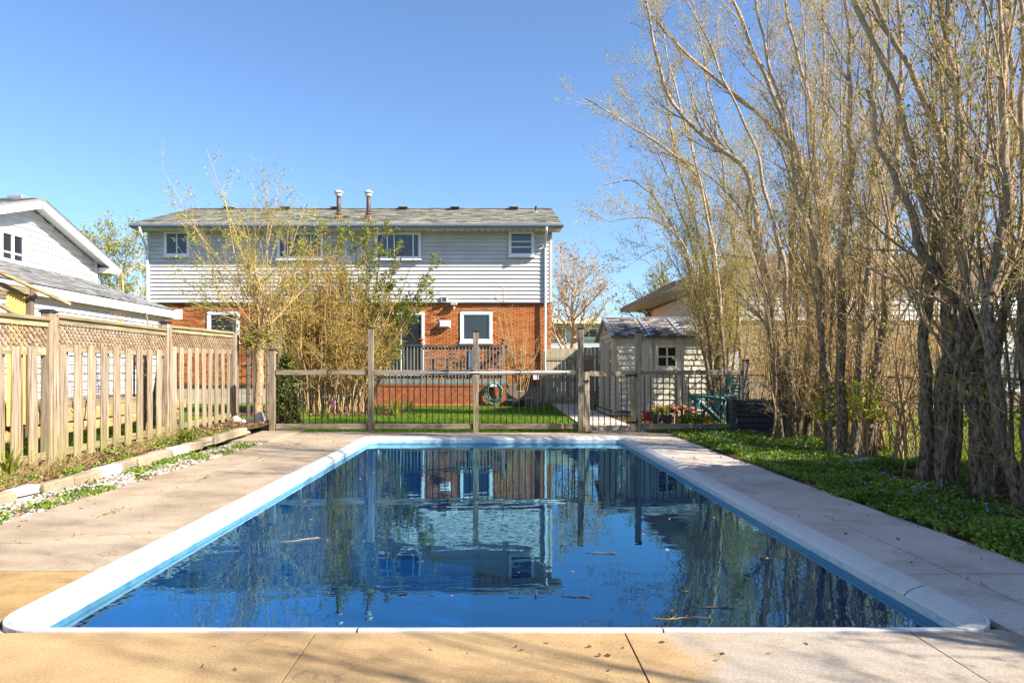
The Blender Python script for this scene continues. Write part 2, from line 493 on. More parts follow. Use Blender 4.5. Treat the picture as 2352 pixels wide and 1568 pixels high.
def npmesh(name, V, faces, mat, smooth=False, rnd=None):
    """faces: list of index arrays (k x 3 or k x 4)."""
    me = bpy.data.meshes.new(name)
    V = np.asarray(V, dtype=np.float32).reshape(-1, 3)
    me.vertices.add(len(V))
    me.vertices.foreach_set('co', V.ravel())
    loops = np.concatenate([f.ravel() for f in faces]).astype(np.int32)
    tot = np.concatenate([np.full(len(f), f.shape[1], dtype=np.int32) for f in faces])
    start = np.concatenate([[0], np.cumsum(tot)[:-1]]).astype(np.int32)
    me.loops.add(len(loops))
    me.loops.foreach_set('vertex_index', loops)
    me.polygons.add(len(tot))
    me.polygons.foreach_set('loop_start', start)
    me.polygons.foreach_set('loop_total', tot)
    me.polygons.foreach_set('use_smooth', np.full(len(tot), bool(smooth)))
    me.update(calc_edges=True)
    if rnd is not None:
        a = me.attributes.new('rnd', 'FLOAT', 'POINT')
        a.data.foreach_set('value', np.asarray(rnd, dtype=np.float32))
    if mat is not None:
        me.materials.append(mat)
    return me


def add(name, me, parent=None, loc=(0, 0, 0), rot=(0, 0, 0)):
    o = bpy.data.objects.new(name, me)
    o.location = loc
    o.rotation_euler = rot
    return link(o, parent)


def rotm(rot):
    return np.array(Euler(rot).to_matrix())


CUBE = np.array([[x, y, z] for x in (-.5, .5) for y in (-.5, .5) for z in (-.5, .5)])
CUBEF = np.array([[0, 1, 3, 2], [4, 6, 7, 5], [0, 4, 5, 1], [2, 3, 7, 6], [0, 2, 6, 4], [1, 5, 7, 3]])


def chamfer_box(size, bev):
    s = np.array(size) / 2
    V, idx = [], {}
    for sx in (-1, 1):
        for sy in (-1, 1):
            for sz in (-1, 1):
                for k in range(3):
                    p = np.array([sx * s[0], sy * s[1], sz * s[2]], float)
                    for j in range(3):
                        if j != k:
                            p[j] -= np.sign(p[j]) * bev
                    idx[(sx, sy, sz, k)] = len(V)
                    V.append(p)
    F4, F3 = [], []
    for k in range(3):
        a, b = [j for j in range(3) if j != k]
        for sg in (-1, 1):
            q = []
            for (u, v) in ((-1, -1), (1, -1), (1, 1), (-1, 1)):
                t = [0, 0, 0]
                t[k], t[a], t[b] = sg, u, v
                q.append(idx[(t[0], t[1], t[2], k)])
            F4.append(q)
        for u in (-1, 1):
            for v in (-1, 1):
                t0, t1 = [0, 0, 0], [0, 0, 0]
                t0[k], t1[k] = -1, 1
                t0[a] = t1[a] = u
                t0[b] = t1[b] = v
                F4.append([idx[(*t0, a)], idx[(*t1, a)], idx[(*t1, b)], idx[(*t0, b)]])
    for sx in (-1, 1):
        for sy in (-1, 1):
            for sz in (-1, 1):
                F3.append([idx[(sx, sy, sz, k)] for k in range(3)])
    return np.array(V), [np.array(F4), np.array(F3)]


_cache = {}


def fixn(me):
    import bmesh
    bm = bmesh.new()
    bm.from_mesh(me)
    bmesh.ops.recalc_face_normals(bm, faces=bm.faces)
    bm.to_mesh(me)
    bm.free()
    return me


def box(name, parent, mat, c, size, rot=(0, 0, 0), bev=0.0, rnd=None):
    """One board-like piece; alike pieces share their mesh."""
    key = (name, mat, tuple(round(s, 3) for s in size), bev, rnd)
    me = _cache.get(key)
    if me is None:
        if bev:
            V, F = chamfer_box(size, bev)
        else:
            V, F = CUBE * np.array(size), [CUBEF]
        me = fixn(npmesh(name, V, F, M[mat], rnd=None if rnd is None else np.full(len(V), rnd)))
        _cache[key] = me
    return add(name, me, parent, c, rot)


def stick(name, parent, mat, a, b, w, t, up=(0, 0, 1), bev=0.0):
    """A board from a to b: t wide along up x direction, w along the remaining axis."""
    a, b = Vector(a), Vector(b)
    d = b - a
    L = d.length
    z = d.normalized()
    x = Vector(up).cross(z)
    if x.length < 1e-4:
        x = Vector((1, 0, 0))
    x.normalize()
    y = z.cross(x)
    rot = Matrix((x, y, z)).transposed().to_euler()
    return box(name, parent, mat, (a + b) / 2, (t, w, round(L, 2)), rot, bev)


class MB:
    """Collects shapes, then links them as one mesh object."""

    def __init__(s):
        s.V, s.F, s.n, s.r = [], [], 0, []

    def raw(s, V, F, r=0.5):
        V = np.asarray(V, float)
        s.V.append(V)
        for f in F:
            s.F.append(np.asarray(f) + s.n)
        s.n += len(V)
        s.r.append(np.full(len(V), r) if np.isscalar(r) else r)
        return s

    def box(s, c, size, rot=None, r=0.5, bev=0):
        if bev:
            V, F = chamfer_box(size, bev)
        else:
            V, F = CUBE * np.array(size), [CUBEF]
        if rot is not None:
            V = V @ rotm(rot).T
        return s.raw(V + np.array(c), F, r)

    def tube(s, pts, rad, sides=8, caps=True, r=0.5):
        P = np.array(pts, float)[None]
        rr = np.full((1, P.shape[1]), rad) if np.isscalar(rad) else np.array(rad, float)[None]
        V, F = tubes(P, rr, sides)
        s.raw(V, [F], r)
        if caps:
            n = P.shape[1]
            for k in (0, n - 1):
                ring = np.arange(sides) + k * sides
                o = s.n - len(V)
                c = P[0, k]
                s.V.append(c[None])
                s.r.append(np.full(1, r))
                s.F.append(np.array([[o + ring[i], o + ring[(i + 1) % sides], s.n] for i in range(sides)]))
                s.n += 1
        return s

    def lathe(s, c, prof, sides=14, r=0.5):
        a = np.linspace(0, 2 * np.pi, sides, endpoint=False)
        V = np.array([[c[0] + q * math.cos(t), c[1] + q * math.sin(t), c[2] + z] for q, z in prof for t in a])
        F = []
        for k in range(len(prof) - 1):
            for i in range(sides):
                j = (i + 1) % sides
                F.append([k * sides + i, k * sides + j, (k + 1) * sides + j, (k + 1) * sides + i])
        return s.raw(V, [np.array(F)], r)

    def quad(s, a, b, c, d, r=0.5):
        return s.raw([a, b, c, d], [np.array([[0, 1, 2, 3]])], r)

    def prism(s, poly, vec, r=0.5):
        """Extrude a planar polygon along vec."""
        P = np.array(poly, float)
        n = len(P)
        V = np.vstack([P, P + np.array(vec)])
        F4 = np.array([[i, (i + 1) % n, n + (i + 1) % n, n + i] for i in range(n)])
        T0 = tessellate_polygon([[Vector(p) for p in P]])
        T = [list(q) for q in T0] + [[n + i for i in q[::-1]] for q in T0]
        return s.raw(V, [F4, np.array(T)], r)

    def build(s, name, mat, parent=None, smooth=False, fix=True):
        V = np.vstack(s.V)
        q = [f for f in s.F if f.shape[1] == 4]
        t = [f for f in s.F if f.shape[1] == 3]
        F = ([np.vstack(q)] if q else []) + ([np.vstack(t)] if t else [])
        c = (V.min(0) + V.max(0)) / 2
        c[2] = V[:, 2].min()
        me = npmesh(name, V - c, F, M[mat] if isinstance(mat, str) else mat, smooth, np.concatenate(s.r))
        if fix:
            fixn(me)
        return add(name, me, parent, tuple(c))


def tubes(P, Rr, sides):
    """P [B,N,3], Rr [B,N] -> verts, quads of B tubes."""
    B, n, _ = P.shape
    T = np.gradient(P, axis=1)
    T /= np.linalg.norm(T, axis=2, keepdims=True) + 1e-9
    mean = np.abs(T.mean(1))
    ref = np.zeros((B, 3))
    ref[np.arange(B), mean.argmin(1)] = 1
    n1 = np.cross(T, ref[:, None, :])
    n1 /= np.linalg.norm(n1, axis=2, keepdims=True) + 1e-9
    n2 = np.cross(T, n1)
    a = np.linspace(0, 2 * np.pi, sides, endpoint=False)
    V = P[:, :, None, :] + Rr[:, :, None, None] * (np.cos(a)[None, None, :, None] * n1[:, :, None, :] + np.sin(a)[None, None, :, None] * n2[:, :, None, :])
    V = V.reshape(-1, 3)
    base = (np.arange(B) * n * sides)[:, None, None]
    k = (np.arange(n - 1) * sides)[None, :, None]
    i = np.arange(sides)[None, None, :]
    j = (i + 1) % sides
    F = np.stack([base + k + i, base + k + j, base + k + sides + j, base + k + sides + i], -1).reshape(-1, 4)
    return V, F


def unit(v):
    return v / (np.linalg.norm(v, axis=-1, keepdims=True) + 1e-9)


def grow(P, Rr, m, t0, t1, length, ang, up, n, rratio, wig, taper=0.25, falloff=0.5, side=None):
    """Children of B parents, m each: [B*m, n, 3]."""
    B, pn, _ = P.shape
    t = rng.uniform(t0, t1, (B, m)) * (pn - 1.001)
    k = np.floor(t).astype(int)
    f = (t - k)[..., None]
    bi = np.arange(B)[:, None]
    p0 = P[bi, k] * (1 - f) + P[bi, k + 1] * f
    d0 = unit(P[bi, k + 1] - P[bi, k])
    r0 = Rr[bi, k] * (1 - f[..., 0]) + Rr[bi, k + 1] * f[..., 0]
    rv = unit(rng.normal(size=(B, m, 3)))
    perp = unit(rv - (rv * d0).sum(-1, keepdims=True) * d0)
    if side is not None:
        perp = unit(perp + np.array(side))
        perp = unit(perp - (perp * d0).sum(-1, keepdims=True) * d0)
    A = np.radians(rng.uniform(ang[0], ang[1], (B, m, 1)))
    d = unit(d0 * np.cos(A) + perp * np.sin(A))
    L = rng.uniform(length[0], length[1], (B, m)) * (1 - falloff * (t / (pn - 1)))
    p0, d, r0, L = p0.reshape(-1, 3), d.reshape(-1, 3), r0.reshape(-1), L.reshape(-1)
    Q = np.zeros((B * m, n, 3))
    Q[:, 0] = p0
    step = (L / (n - 1))[:, None]
    for s in range(1, n):
        d = unit(d + np.array([0, 0, up]) / (n - 1) + rng.normal(size=d.shape) * wig)
        Q[:, s] = Q[:, s - 1] + d * step
    rr = np.minimum(r0 * rratio, r0)[:, None] * np.linspace(1, taper, n)[None, :]
    return Q, np.maximum(rr, 0.0016)


def leaves_on(P, m, size, spread, elong=1.6, t0=0.15):
    B, pn, _ = P.shape
    t = rng.uniform(t0, 1, (B, m)) * (pn - 1.001)
    k = np.floor(t).astype(int)
    f = (t - k)[..., None]
    bi = np.arange(B)[:, None]
    p = (P[bi, k] * (1 - f) + P[bi, k + 1] * f).reshape(-1, 3)
    p = p + rng.normal(size=p.shape) * spread
    return leaf_quads(p, size, elong)


def leaf_quads(p, size, elong=1.6, up=None):
    n = len(p)
    a = unit(rng.normal(size=(n, 3)) if up is None else rng.normal(size=(n, 3)) * np.array([1, 1, up]))
    b = unit(np.cross(a, rng.normal(size=(n, 3))))
    s = rng.uniform(size[0], size[1], (n, 1))
    V = np.stack([p, p + a * s * elong * 0.5 + b * s * 0.5, p + a * s * elong, p + a * s * elong * 0.5 - b * s * 0.5], 1).reshape(-1, 3)
    F = np.arange(n * 4).reshape(-1, 4)
    return V, F, np.repeat(rng.uniform(0, 1, n), 4)


def tubes_obj(name, groups, mat, parent, rnd=False):
    """groups: list of (P,R,sides) joined as one mesh."""
    V, F, n = [], [], 0
    for P, Rr, s in groups:
        v, f = tubes(P, Rr, s)
        V.append(v)
        F.append(f + n)
        n += len(v)
    V = np.vstack(V)
    o0 = np.array(parent.location) if parent is not None else np.zeros(3)
    me = npmesh(name, V - o0, [np.vstack(F)], M[mat], True)
    return add(name, me, parent, tuple(o0))


def quads_obj(name, sets, mat, parent=None, origin=None):
    V, F, Rn, n = [], [], [], 0
    for v, f, r in sets:
        V.append(v)
        F.append(f + n)
        Rn.append(r)
        n += len(v)
    V = np.vstack(V)
    o0 = np.array(origin if origin is not None else (parent.location if parent is not None else (0, 0, 0)), float)
    me = npmesh(name, V - o0, [np.vstack(F)], M[mat], False, np.concatenate(Rn))
    return add(name, me, parent, tuple(o0))


def resample(pts, n):
    """Catmull-like smooth polyline through pts with n points."""
    P = np.array(pts, float)
    d = np.concatenate([[0], np.cumsum(np.linalg.norm(np.diff(P, axis=0), axis=1))])
    t = np.linspace(0, d[-1], n)
    Q = np.stack([np.interp(t, d, P[:, k]) for k in range(3)], 1)
    for _ in range(2):
        Q[1:-1] = (Q[:-2] + 2 * Q[1:-1] + Q[2:]) / 4
    return Q


# ------------------------------------------------------------------ the setting: ground, beds, path
PX, PY0, PY1 = 2.265, 3.33, 12.60            # pool: inner edge of the coping
WATER_Z = -0.0955


def sheet(name, x0, x1, y0, y1, mat, zf, nx=2, ny=2, label=None):
    xs, ys = np.linspace(x0, x1, nx), np.linspace(y0, y1, ny)
    V = np.array([[x, y, zf(x, y)] for y in ys for x in xs])
    F = np.array([[j * nx + i, j * nx + i + 1, (j + 1) * nx + i + 1, (j + 1) * nx + i] for j in range(ny - 1) for i in range(nx - 1)])
    o = add(name, npmesh(name, V, [F], M[mat], True))
    return tag(o, label=label, kind='structure')


g = MB()
ox, oy0, oy1, zg = PX + 0.06, PY0 - 0.06, PY1 + 0.06, -0.035
E = 320
for x0, x1, y0, y1 in ((-E, E, -E, oy0), (-E, E, oy1, 600), (-E, -ox, oy0, oy1), (ox, E, oy0, oy1)):
    g.quad((x0, y0, zg), (x1, y0, zg), (x1, y1, zg), (x0, y1, zg))
tag(g.build('ground', 'lawn', fix=False), 'green lawn around the pool yard and the neighbouring gardens', kind='structure')


def bed_z(x, y):
    return 0.0 + 0.021 * max(0, y - 7.0)


sheet('planting_bed', -5.75, -4.42, 4.5, 14.4, 'soil', lambda x, y: bed_z(x, y) + 0.04 + 0.015 * math.sin(5 * x + 3 * y), 6, 40, 'narrow bed of soil along the picket fence')
sheet('gravel_bed', -4.45, -3.95, 4.5, 11.6, 'soil', lambda x, y: -0.012, 4, 30, 'soil strip under the white pebbles')
sheet('tree_bed', 3.28, 5.9, -6.0, 14.0, 'soil', lambda x, y: -0.005 + 0.03 * math.sin(2.1 * x + y) * math.sin(1.7 * y), 14, 90, 'leafy soil bed under the row of trees')
sheet('shed_bed', 2.98, 6.4, 13.9, 18.9, 'soil', lambda x, y: -0.012 + 0.02 * math.sin(3 * x) * math.sin(2.3 * y), 10, 16, 'bark and leaf covered ground before the shed')
sheet('shrub_bed', -8.6, -2.6, 19.2, 24.2, 'soil', lambda x, y: -0.012 + 0.02 * math.sin(3 * x) * math.sin(2.3 * y), 10, 16, 'brown bed under the shrubs by the house deck')

# paving slabs round the pool
deck = root('pool_deck', 'tan and grey concrete paving around the pool', 'paving')
deck['kind'] = 'structure'


def slab(x0, x1, y0, y1, mat='conc_g', dz=0.0, parent=deck, th=0.05):
    gp = 0.003
    z = rng.uniform(-0.003, 0.003) + dz
    return box('slab', parent, mat, ((x0 + x1) / 2, (y0 + y1) / 2, z - th / 2), (x1 - x0 - 2 * gp, y1 - y0 - 2 * gp, th), (rng.normal() * 0.0012, rng.normal() * 0.0012, 0), 0.001)


OX = PX + 0.128
for k in range(-2, 14):                                   # left of the pool, outer and inner column
    y0 = 4.19 + 0.685 * k
    slab(-3.985 + 0.012 * max(k, 0), -3.25, y0, y0 + 0.685, 'conc_t' if k < 0 else 'conc_g')
for k in range(-1, 7):
    y0 = 4.19 + 1.37 * k
    slab(-3.25, -OX, y0, min(y0 + 1.37, 13.78), 'conc_t' if k < 0 else 'conc_g')
ys = [2.46, 4.13, 5.80, 7.5, 9.1, 10.9, 12.73]
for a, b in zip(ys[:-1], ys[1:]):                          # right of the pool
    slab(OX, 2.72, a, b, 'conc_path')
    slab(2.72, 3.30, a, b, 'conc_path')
xs = [-3.25, -2.25, -0.83, 0.59, 1.90, OX]
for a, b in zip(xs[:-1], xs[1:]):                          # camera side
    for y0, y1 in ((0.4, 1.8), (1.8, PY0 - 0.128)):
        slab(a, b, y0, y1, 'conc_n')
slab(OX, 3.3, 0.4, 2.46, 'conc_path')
for sx in (-1, 1):                                         # filler under the rounded coping corners
    for y in (PY0 - 0.128 + 0.045, PY1 + 0.128 - 0.045):
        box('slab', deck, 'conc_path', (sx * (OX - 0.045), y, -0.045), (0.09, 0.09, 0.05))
slab(-3.985, -3.25, 0.4, 2.82, 'conc_t')
xs = np.arange(-2.393, 3.31, 0.95)
for a, b in zip(xs[:-1], xs[1:]):                          # far side
    slab(a, b, PY1 + 0.13, 13.62)
slab(xs[-1], 3.36, PY1 + 0.13, 13.62)
for x0, x1, y0, y1 in ((-5.0, -3.84, 11.75, 12.6), (-5.1, -3.84, 12.6, 13.35), (-4.9, -3.84, 13.35, 13.95)):
    slab(x0, x1, y0, y1, 'conc_g', 0.025)
pth = root('path', 'concrete path between the lawn and the resin shed', 'path')
pth['kind'] = 'structure'
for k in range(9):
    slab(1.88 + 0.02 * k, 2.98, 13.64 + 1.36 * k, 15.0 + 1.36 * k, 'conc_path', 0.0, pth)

# ------------------------------------------------------------------ the pool
pool = root('swimming_pool', 'rectangular in-ground pool with white ribbed coping full of dark blue water', 'swimming pool', (0, 8, 0))


def rounded_path(n=10, rad=0.13):
    pts, nor = [], []
    for cx, cy, a0 in ((PX - rad, PY0 + rad, -90), (PX - rad, PY1 - rad, 0), (-PX + rad, PY1 - rad, 90), (-PX + rad, PY0 + rad, 180)):
        for k in range(n + 1):
            a = R(a0 + 90 * k / n)
            pts.append((cx + rad * math.cos(a), cy + rad * math.sin(a)))
            nor.append((math.cos(a), math.sin(a)))
    return pts, nor


pp, nn = rounded_path()
# split long sides at the joints
path = []
cuts = []


def seg(p, q, n, joints):
    L = math.hypot(q[0] - p[0], q[1] - p[1])
    ts = sorted(set([j for j in joints]))
    for t in ts:
        path.append(((p[0] + (q[0] - p[0]) * t, p[1] + (q[1] - p[1]) * t), n))
        cuts.append(len(path) - 1)


K = 11
sides_j = {0: [(y - PY0) / (PY1 - PY0) for y in (3.75, 5.7, 9.3)], 1: [(PX - x) / (2 * PX) for x in (1.2, -1.83)], 2: [1 - (y - PY0) / (PY1 - PY0) for y in (9.3, 5.7)], 3: [0.35, 0.68]}
for c in range(4):
    for k in range(K):
        path.append((pp[c * K + k], nn[c * K + k]))
    p, q = pp[c * K + K - 1], pp[((c + 1) % 4) * K]
    seg(p, q, nn[c * K + K - 1], sorted(sides_j[c]))
prof = [(0.128, -0.04), (0.130, 0.008), (0.122, 0.013)]
for k in range(9):                                         # ribs down the sloping face
    u = 0.118 - 0.0112 * k
    z = 0.013 - 0.0016 * k - 0.00028 * k * k
    prof += [(u, z), (u - 0.0062, z - 0.0012), (u - 0.0072, z - 0.0052), (u - 0.0100, z - 0.0056)]
prof += [(0.018, -0.026), (0.006, -0.036), (0.0, -0.047), (0.002, -0.056), (0.03, -0.058)]
for a, b in zip(cuts, cuts[1:] + [cuts[0] + len(path)]):
    ids = [i % len(path) for i in range(a, b + 1)]
    V = []
    for e, i in enumerate(ids):
        (x, y), (nx_, ny_) = path[i]
        if e in (0, len(ids) - 1):                         # a hair of a gap at the joints
            j = ids[1] if e == 0 else ids[-2]
            dx, dy = path[j][0][0] - x, path[j][0][1] - y
            L = math.hypot(dx, dy)
            x += dx / L * 0.004
            y += dy / L * 0.004
        V += [(x + nx_ * u, y + ny_ * u, z) for u, z in prof]
    n = len(prof)
    F = np.array([[e * n + i, e * n + i + 1, (e + 1) * n + i + 1, (e + 1) * n + i] for e in range(len(ids) - 1) for i in range(n - 1)])
    add('coping_section', fixn(npmesh('coping_section', V, [F], M['coping'])), pool)
lw = MB()
V = [(x + a * 0.004, y + b * 0.004, z) for (x, y), (a, b) in path for z in (-0.05, -0.098)]
n = len(path)
F = np.array([[2 * i, 2 * ((i + 1) % n), 2 * ((i + 1) % n) + 1, 2 * i + 1] for i in range(n)])
lw.raw(V, [F])
lw.build('liner_band', 'liner', pool)
lw = MB()
V = [(x + a * 0.004, y + b * 0.004, z) for (x, y), (a, b) in path for z in (-0.098, -2.2)]
lw.raw(V, [F])
lw.build('liner_wall', 'poolfloor', pool)
lf = MB()
lf.quad((-PX, PY0, -2.2), (PX, PY0, -2.2), (PX, PY1, -2.2), (-PX, PY1, -2.2))
lf.build('pool_floor', 'poolfloor', pool, fix=False)
w = MB()
w.quad((-PX - .003, PY0 - .003, WATER_Z), (PX + .003, PY0 - .003, WATER_Z), (PX + .003, PY1 + .003, WATER_Z), (-PX - .003, PY1 + .003, WATER_Z))
tag(w.build('water', 'water', fix=False), 'dark blue pool water mirroring the house and trees', kind='structure')

# ------------------------------------------------------------------ picket fence with lattice, left
FX = -5.4
fence = root('picket_fence', 'weathered wooden picket fence with a lattice top along the left bed', 'fence', (FX, 10, 0.0))


def lerp(a, b, t):
    return a + (b - a) * t


def fz(y):
    return bed_z(0, y) + 0.03


bays = [(5.55, 8.40, 1.80, 1.82), (8.40, 11.37, 1.868, 1.868), (11.37, 14.23, 1.93, 1.972)]
for (y, zt) in ((5.55, 1.95), (8.40, 1.90), (11.37, 1.97), (14.23, 1.99)):
    box('post', fence, 'fence_v', (FX, y, (zt + 0.0) / 2), (0.12, 0.13, zt), (0, 0, rng.normal() * .02), 0.006)
    box('post_trim', fence, 'fence_v', (FX + 0.068, y + 0.035, zt / 2 - .02), (0.02, 0.09, zt - .05), (0, 0, 0), 0.003)
    if y < 14:
        cp = MB()
        cp.box((FX, y, zt + 0.016), (0.15, 0.16, 0.03), bev=0.005)
        cp.box((FX, y, zt + 0.037), (0.11, 0.12, 0.018), bev=0.008)
        cp.build('post_cap', 'blackplastic', fence)
for bi, (y0, y1, za, zb) in enumerate(bays):
    ya, yb = y0 + 0.07, y1 - 0.07
    stick('top_rail', fence, 'fence_y', (FX, ya, za), (FX, yb, zb), 0.045, 0.15, (0, 0, 1), 0.005)
    stick('top_rail', fence, 'fence_y', (FX + 0.03, ya, za - 0.06), (FX + 0.03, yb, zb - 0.06), 0.07, 0.03, (0, 0, 1), 0.003)
    stick('middle_rail', fence, 'fence_y', (FX, ya, za - 0.385), (FX, yb, zb - 0.385), 0.09, 0.04, (0, 0, 1), 0.004)
    zb0, zb1 = fz(ya) + 0.13, fz(yb) + 0.13
    stick('bottom_rail', fence, 'fence_y', (FX, ya, zb0), (FX, yb, zb1), 0.09, 0.04, (0, 0, 1), 0.004)
    # lattice: two layers of crossing slats
    h = 0.25
    sp = 0.088
    nsl = int((yb - ya + h) / sp) + 1
    for layer in (0, 1):
        for k in range(nsl):
            s0 = ya - h + k * sp if layer == 0 else ya + k * sp
            # line y = s0 + d*v (layer 0) or s0 - d*v (layer 1), v in 0..h
            sg = 1 if layer == 0 else -1
            v0, v1 = 0.0, h
            for lim, cmp in ((ya, 'min'), (yb, 'max')):
                vl = (lim - s0) * sg
                if (cmp == 'min') == (sg > 0):
                    v0 = max(v0, vl)
                else:
                    v1 = min(v1, vl)
            if v1 - v0 < 0.03:
                continue
            pa = (s0 + sg * v0, v0)
            pb = (s0 + sg * v1, v1)
            off = 0.012 + layer * 0.0095
            zA = lerp(za, zb, (pa[0] - ya) / (yb - ya)) - 0.345 + pa[1]
            zB = lerp(za, zb, (pb[0] - ya) / (yb - ya)) - 0.345 + pb[1]
            stick('lattice_slat', fence, 'fence_l', (FX + off, pa[0], zA), (FX + off, pb[0], zB), 0.008, 0.036, (1, 0, 0))
front = [[6.55, 6.86, 7.17, 7.48, 7.78, 8.07], [8.61, 8.93, 9.23, 9.53, 9.84, 10.16, 10.48, 10.79, 11.08], [11.61, 11.88, 12.19, 12.49, 12.79, 13.07, 13.36, 13.67, 13.96]]
for (y0, y1, za, zb), fr in zip(bays, front):
    for k, y in enumerate(fr):
        zt = lerp(za, zb, (y - y0) / (y1 - y0)) - 0.335 + rng.normal() * 0.006
        z0 = fz(y) + 0.03 + rng.normal() * 0.008
        wd = 0.152 + rng.normal() * 0.005
        box('picket', fence, 'fence_v', (FX + 0.031, y, (zt + z0) / 2), (0.02, round(wd, 3), round(zt - z0, 2)), (rng.normal() * 0.006, 0, rng.normal() * 0.02), 0.004)
        if k + 1 < len(fr):
            yb2 = (y + fr[k + 1]) / 2
            box('picket', fence, 'fence_v', (FX - 0.031, yb2, (zt + z0) / 2), (0.02, 0.12, round(zt - z0, 2)), (0, 0, 0), 0.004)

ORD = 'first second third fourth fifth sixth seventh eighth ninth tenth eleventh twelfth thirteenth fourteenth fifteenth sixteenth seventeenth eighteenth nineteenth twentieth'.split()
# bed kerb stones (each one loose)
y = 4.6
k = 0
while y < 12.0:
    L = rng.uniform(0.38, 0.5)
    white = k in (1, 4, 7, 11)
    z0 = bed_z(0, y)
    o = box('kerb_stone', None, 'kerbw' if white else 'kerb', (-4.47 + rng.normal() * .012, y + L / 2, z0 + 0.035), (0.13, round(L - 0.012, 2), 0.125), (rng.normal() * .02, rng.normal() * .03, rng.normal() * .025), 0.012)
    nth = ORD[k]
    if white:
        tag(o, 'whitewashed kerb stone, %s in the row along the fence bed counted from the camera' % nth, 'kerb stone', 'kerb stones of the fence bed')
    else:
        tag(o, 'bare tan kerb stone, %s in the row along the fence bed counted from the camera' % nth, 'kerb stone', 'kerb stones of the fence bed')
    y += L
    k += 1

# ------------------------------------------------------------------ pool fence across the far end
FY = 13.75
pf = root('pool_fence', 'low post and rail fence with black pickets across the far end of the pool', 'fence', (0, FY, 0))
posts = [(-4.416, 1.60), (-2.475, 2.03), (-0.405, 1.965), (1.665, 2.02), (2.80, 1.95), (4.92, 1.40)]
for x, zt in posts:
    box('post', pf, 'grey_v', (x, FY, zt / 2 - 0.05), (0.108, 0.108, zt + 0.1), (0, 0, rng.normal() * .01), 0.006)
    cp = MB()
    cp.box((x, FY, zt + 0.018), (0.122, 0.122, 0.036), bev=0.008)
    cp.build('post_cap', 'blackplastic', pf)
for (xa, _), (xb, _) in zip(posts[:-1], posts[1:]):
    if abs(xa - 1.665) < .01:
        continue
    a, b = xa + 0.058, xb - 0.058
    stick('rail', pf, 'grey_x', (a, FY, 1.172), (b, FY, 1.172), 0.095, 0.045, (0, 0, 1), 0.005)
    stick('rail', pf, 'grey_x', (a, FY, 0.11), (b, FY, 0.11), 0.105, 0.045, (0, 0, 1), 0.005)
    n = int(round((b - a) / 0.125))
    for k in range(n):
        x = a + (k + 0.5) * (b - a) / n
        me = _cache.get('baluster')
        if me is None:
            t = MB()
            t.tube([(0, 0, 0.16), (0, 0, 0.5), (0, 0, 1.125)], 0.0095, 8)
            o = t.build('baluster', 'black', pf)
            _cache['baluster'] = o.data
            o.location = (x, FY, 0.16)
        else:
            add('baluster', me, pf, (x, FY, 0.16))
    for x in (a, b):
        for z in (1.172, 0.11):
            box('bracket', pf, 'black', (x, FY, z), (0.022, 0.062, 0.09))
for x in (-3.27, -0.98, 0.45, 1.35, 4.0):
    t = MB()
    t.tube([(x - 0.05, FY - 0.03, 1.215), (x, FY - 0.045, 1.228), (x + 0.03, FY - 0.07, 1.20), (x + 0.01, FY - 0.07, 1.15), (x - 0.02, FY - 0.05, 1.135)], 0.008, 6)
    t.build('pole_hook', 'black', pf)

gate = root('pool_gate', 'pool gate standing ajar with black pickets in a grey timber frame', 'gate', (0, 0, 0))
GW = 1.06
for x in (0.05, GW - 0.05):
    box('stile', gate, 'grey_v', (-x, 0, 0.62), (0.10, 0.045, 1.15), (0, 0, 0), 0.005)
box('rail', gate, 'grey_x', (-GW / 2, 0, 1.15), (GW - 0.2, 0.044, 0.095), (0, R(1.5), 0), 0.005)
box('rail', gate, 'grey_x', (-GW / 2, 0, 0.10), (GW - 0.2, 0.044, 0.10), (0, R(1.5), 0), 0.005)
for k in range(7):
    add('baluster', _cache['baluster'], gate, (-0.17 - k * 0.12, 0, 0.14))
for z in (0.2, 1.12):
    hg = MB()
    hg.box((-0.1, -0.03, z), (0.22, 0.008, 0.035))
    hg.tube([(0.02, -0.03, z - 0.05), (0.02, -0.03, z + 0.05)], 0.014, 8)
    hg.build('hinge', 'black', gate)
lt = MB()
lt.box((-GW + 0.02, -0.03, 1.02), (0.12, 0.014, 0.03))
lt.tube([(-GW + 0.06, -0.04, 0.98), (-GW + 0.06, -0.06, 1.02), (-GW + 0.06, -0.04, 1.06)], 0.008, 6)
lt.build('latch', 'black', gate)
gate.location = (2.735, FY - 0.05, 0.0)
gate.rotation_euler = (0, R(-0.6), R(14))

t = MB()
t.tube([(-1.83, FY - 0.062, 1.166), (-0.2, FY - 0.06, 1.172), (1.44, FY - 0.062, 1.188)], 0.0145, 10)
tag(t.build('skimmer_pole', 'pole', None, True), 'long white pool pole hanging along the top rail of the fence', 'pool pole')

for x, s, lab in ((1.63, -1, 'thin black plant hook on the post beside the gate latch'), (2.84, 1, 'thin black plant hook with a chain on the gate hinge post')):
    t = MB()
    z = 1.78
    t.tube([(x, FY, z - 0.1), (x + s * 0.02, FY - .06, z), (x + s * 0.10, FY - .06, z + 0.05), (x + s * 0.22, FY - .06, z + 0.03), (x + s * 0.27, FY - .06, z - 0.04), (x + s * 0.24, FY - .06, z - 0.08)], 0.006, 6)
    if s > 0:
        for q in range(6):
            t.tube([(x + .24, FY - .06, z - .08 - .05 * q), (x + .245, FY - .06, z - .125 - .05 * q)], 0.006, 5)
    tag(t.build('plant_hook', 'black'), lab, 'plant hook')
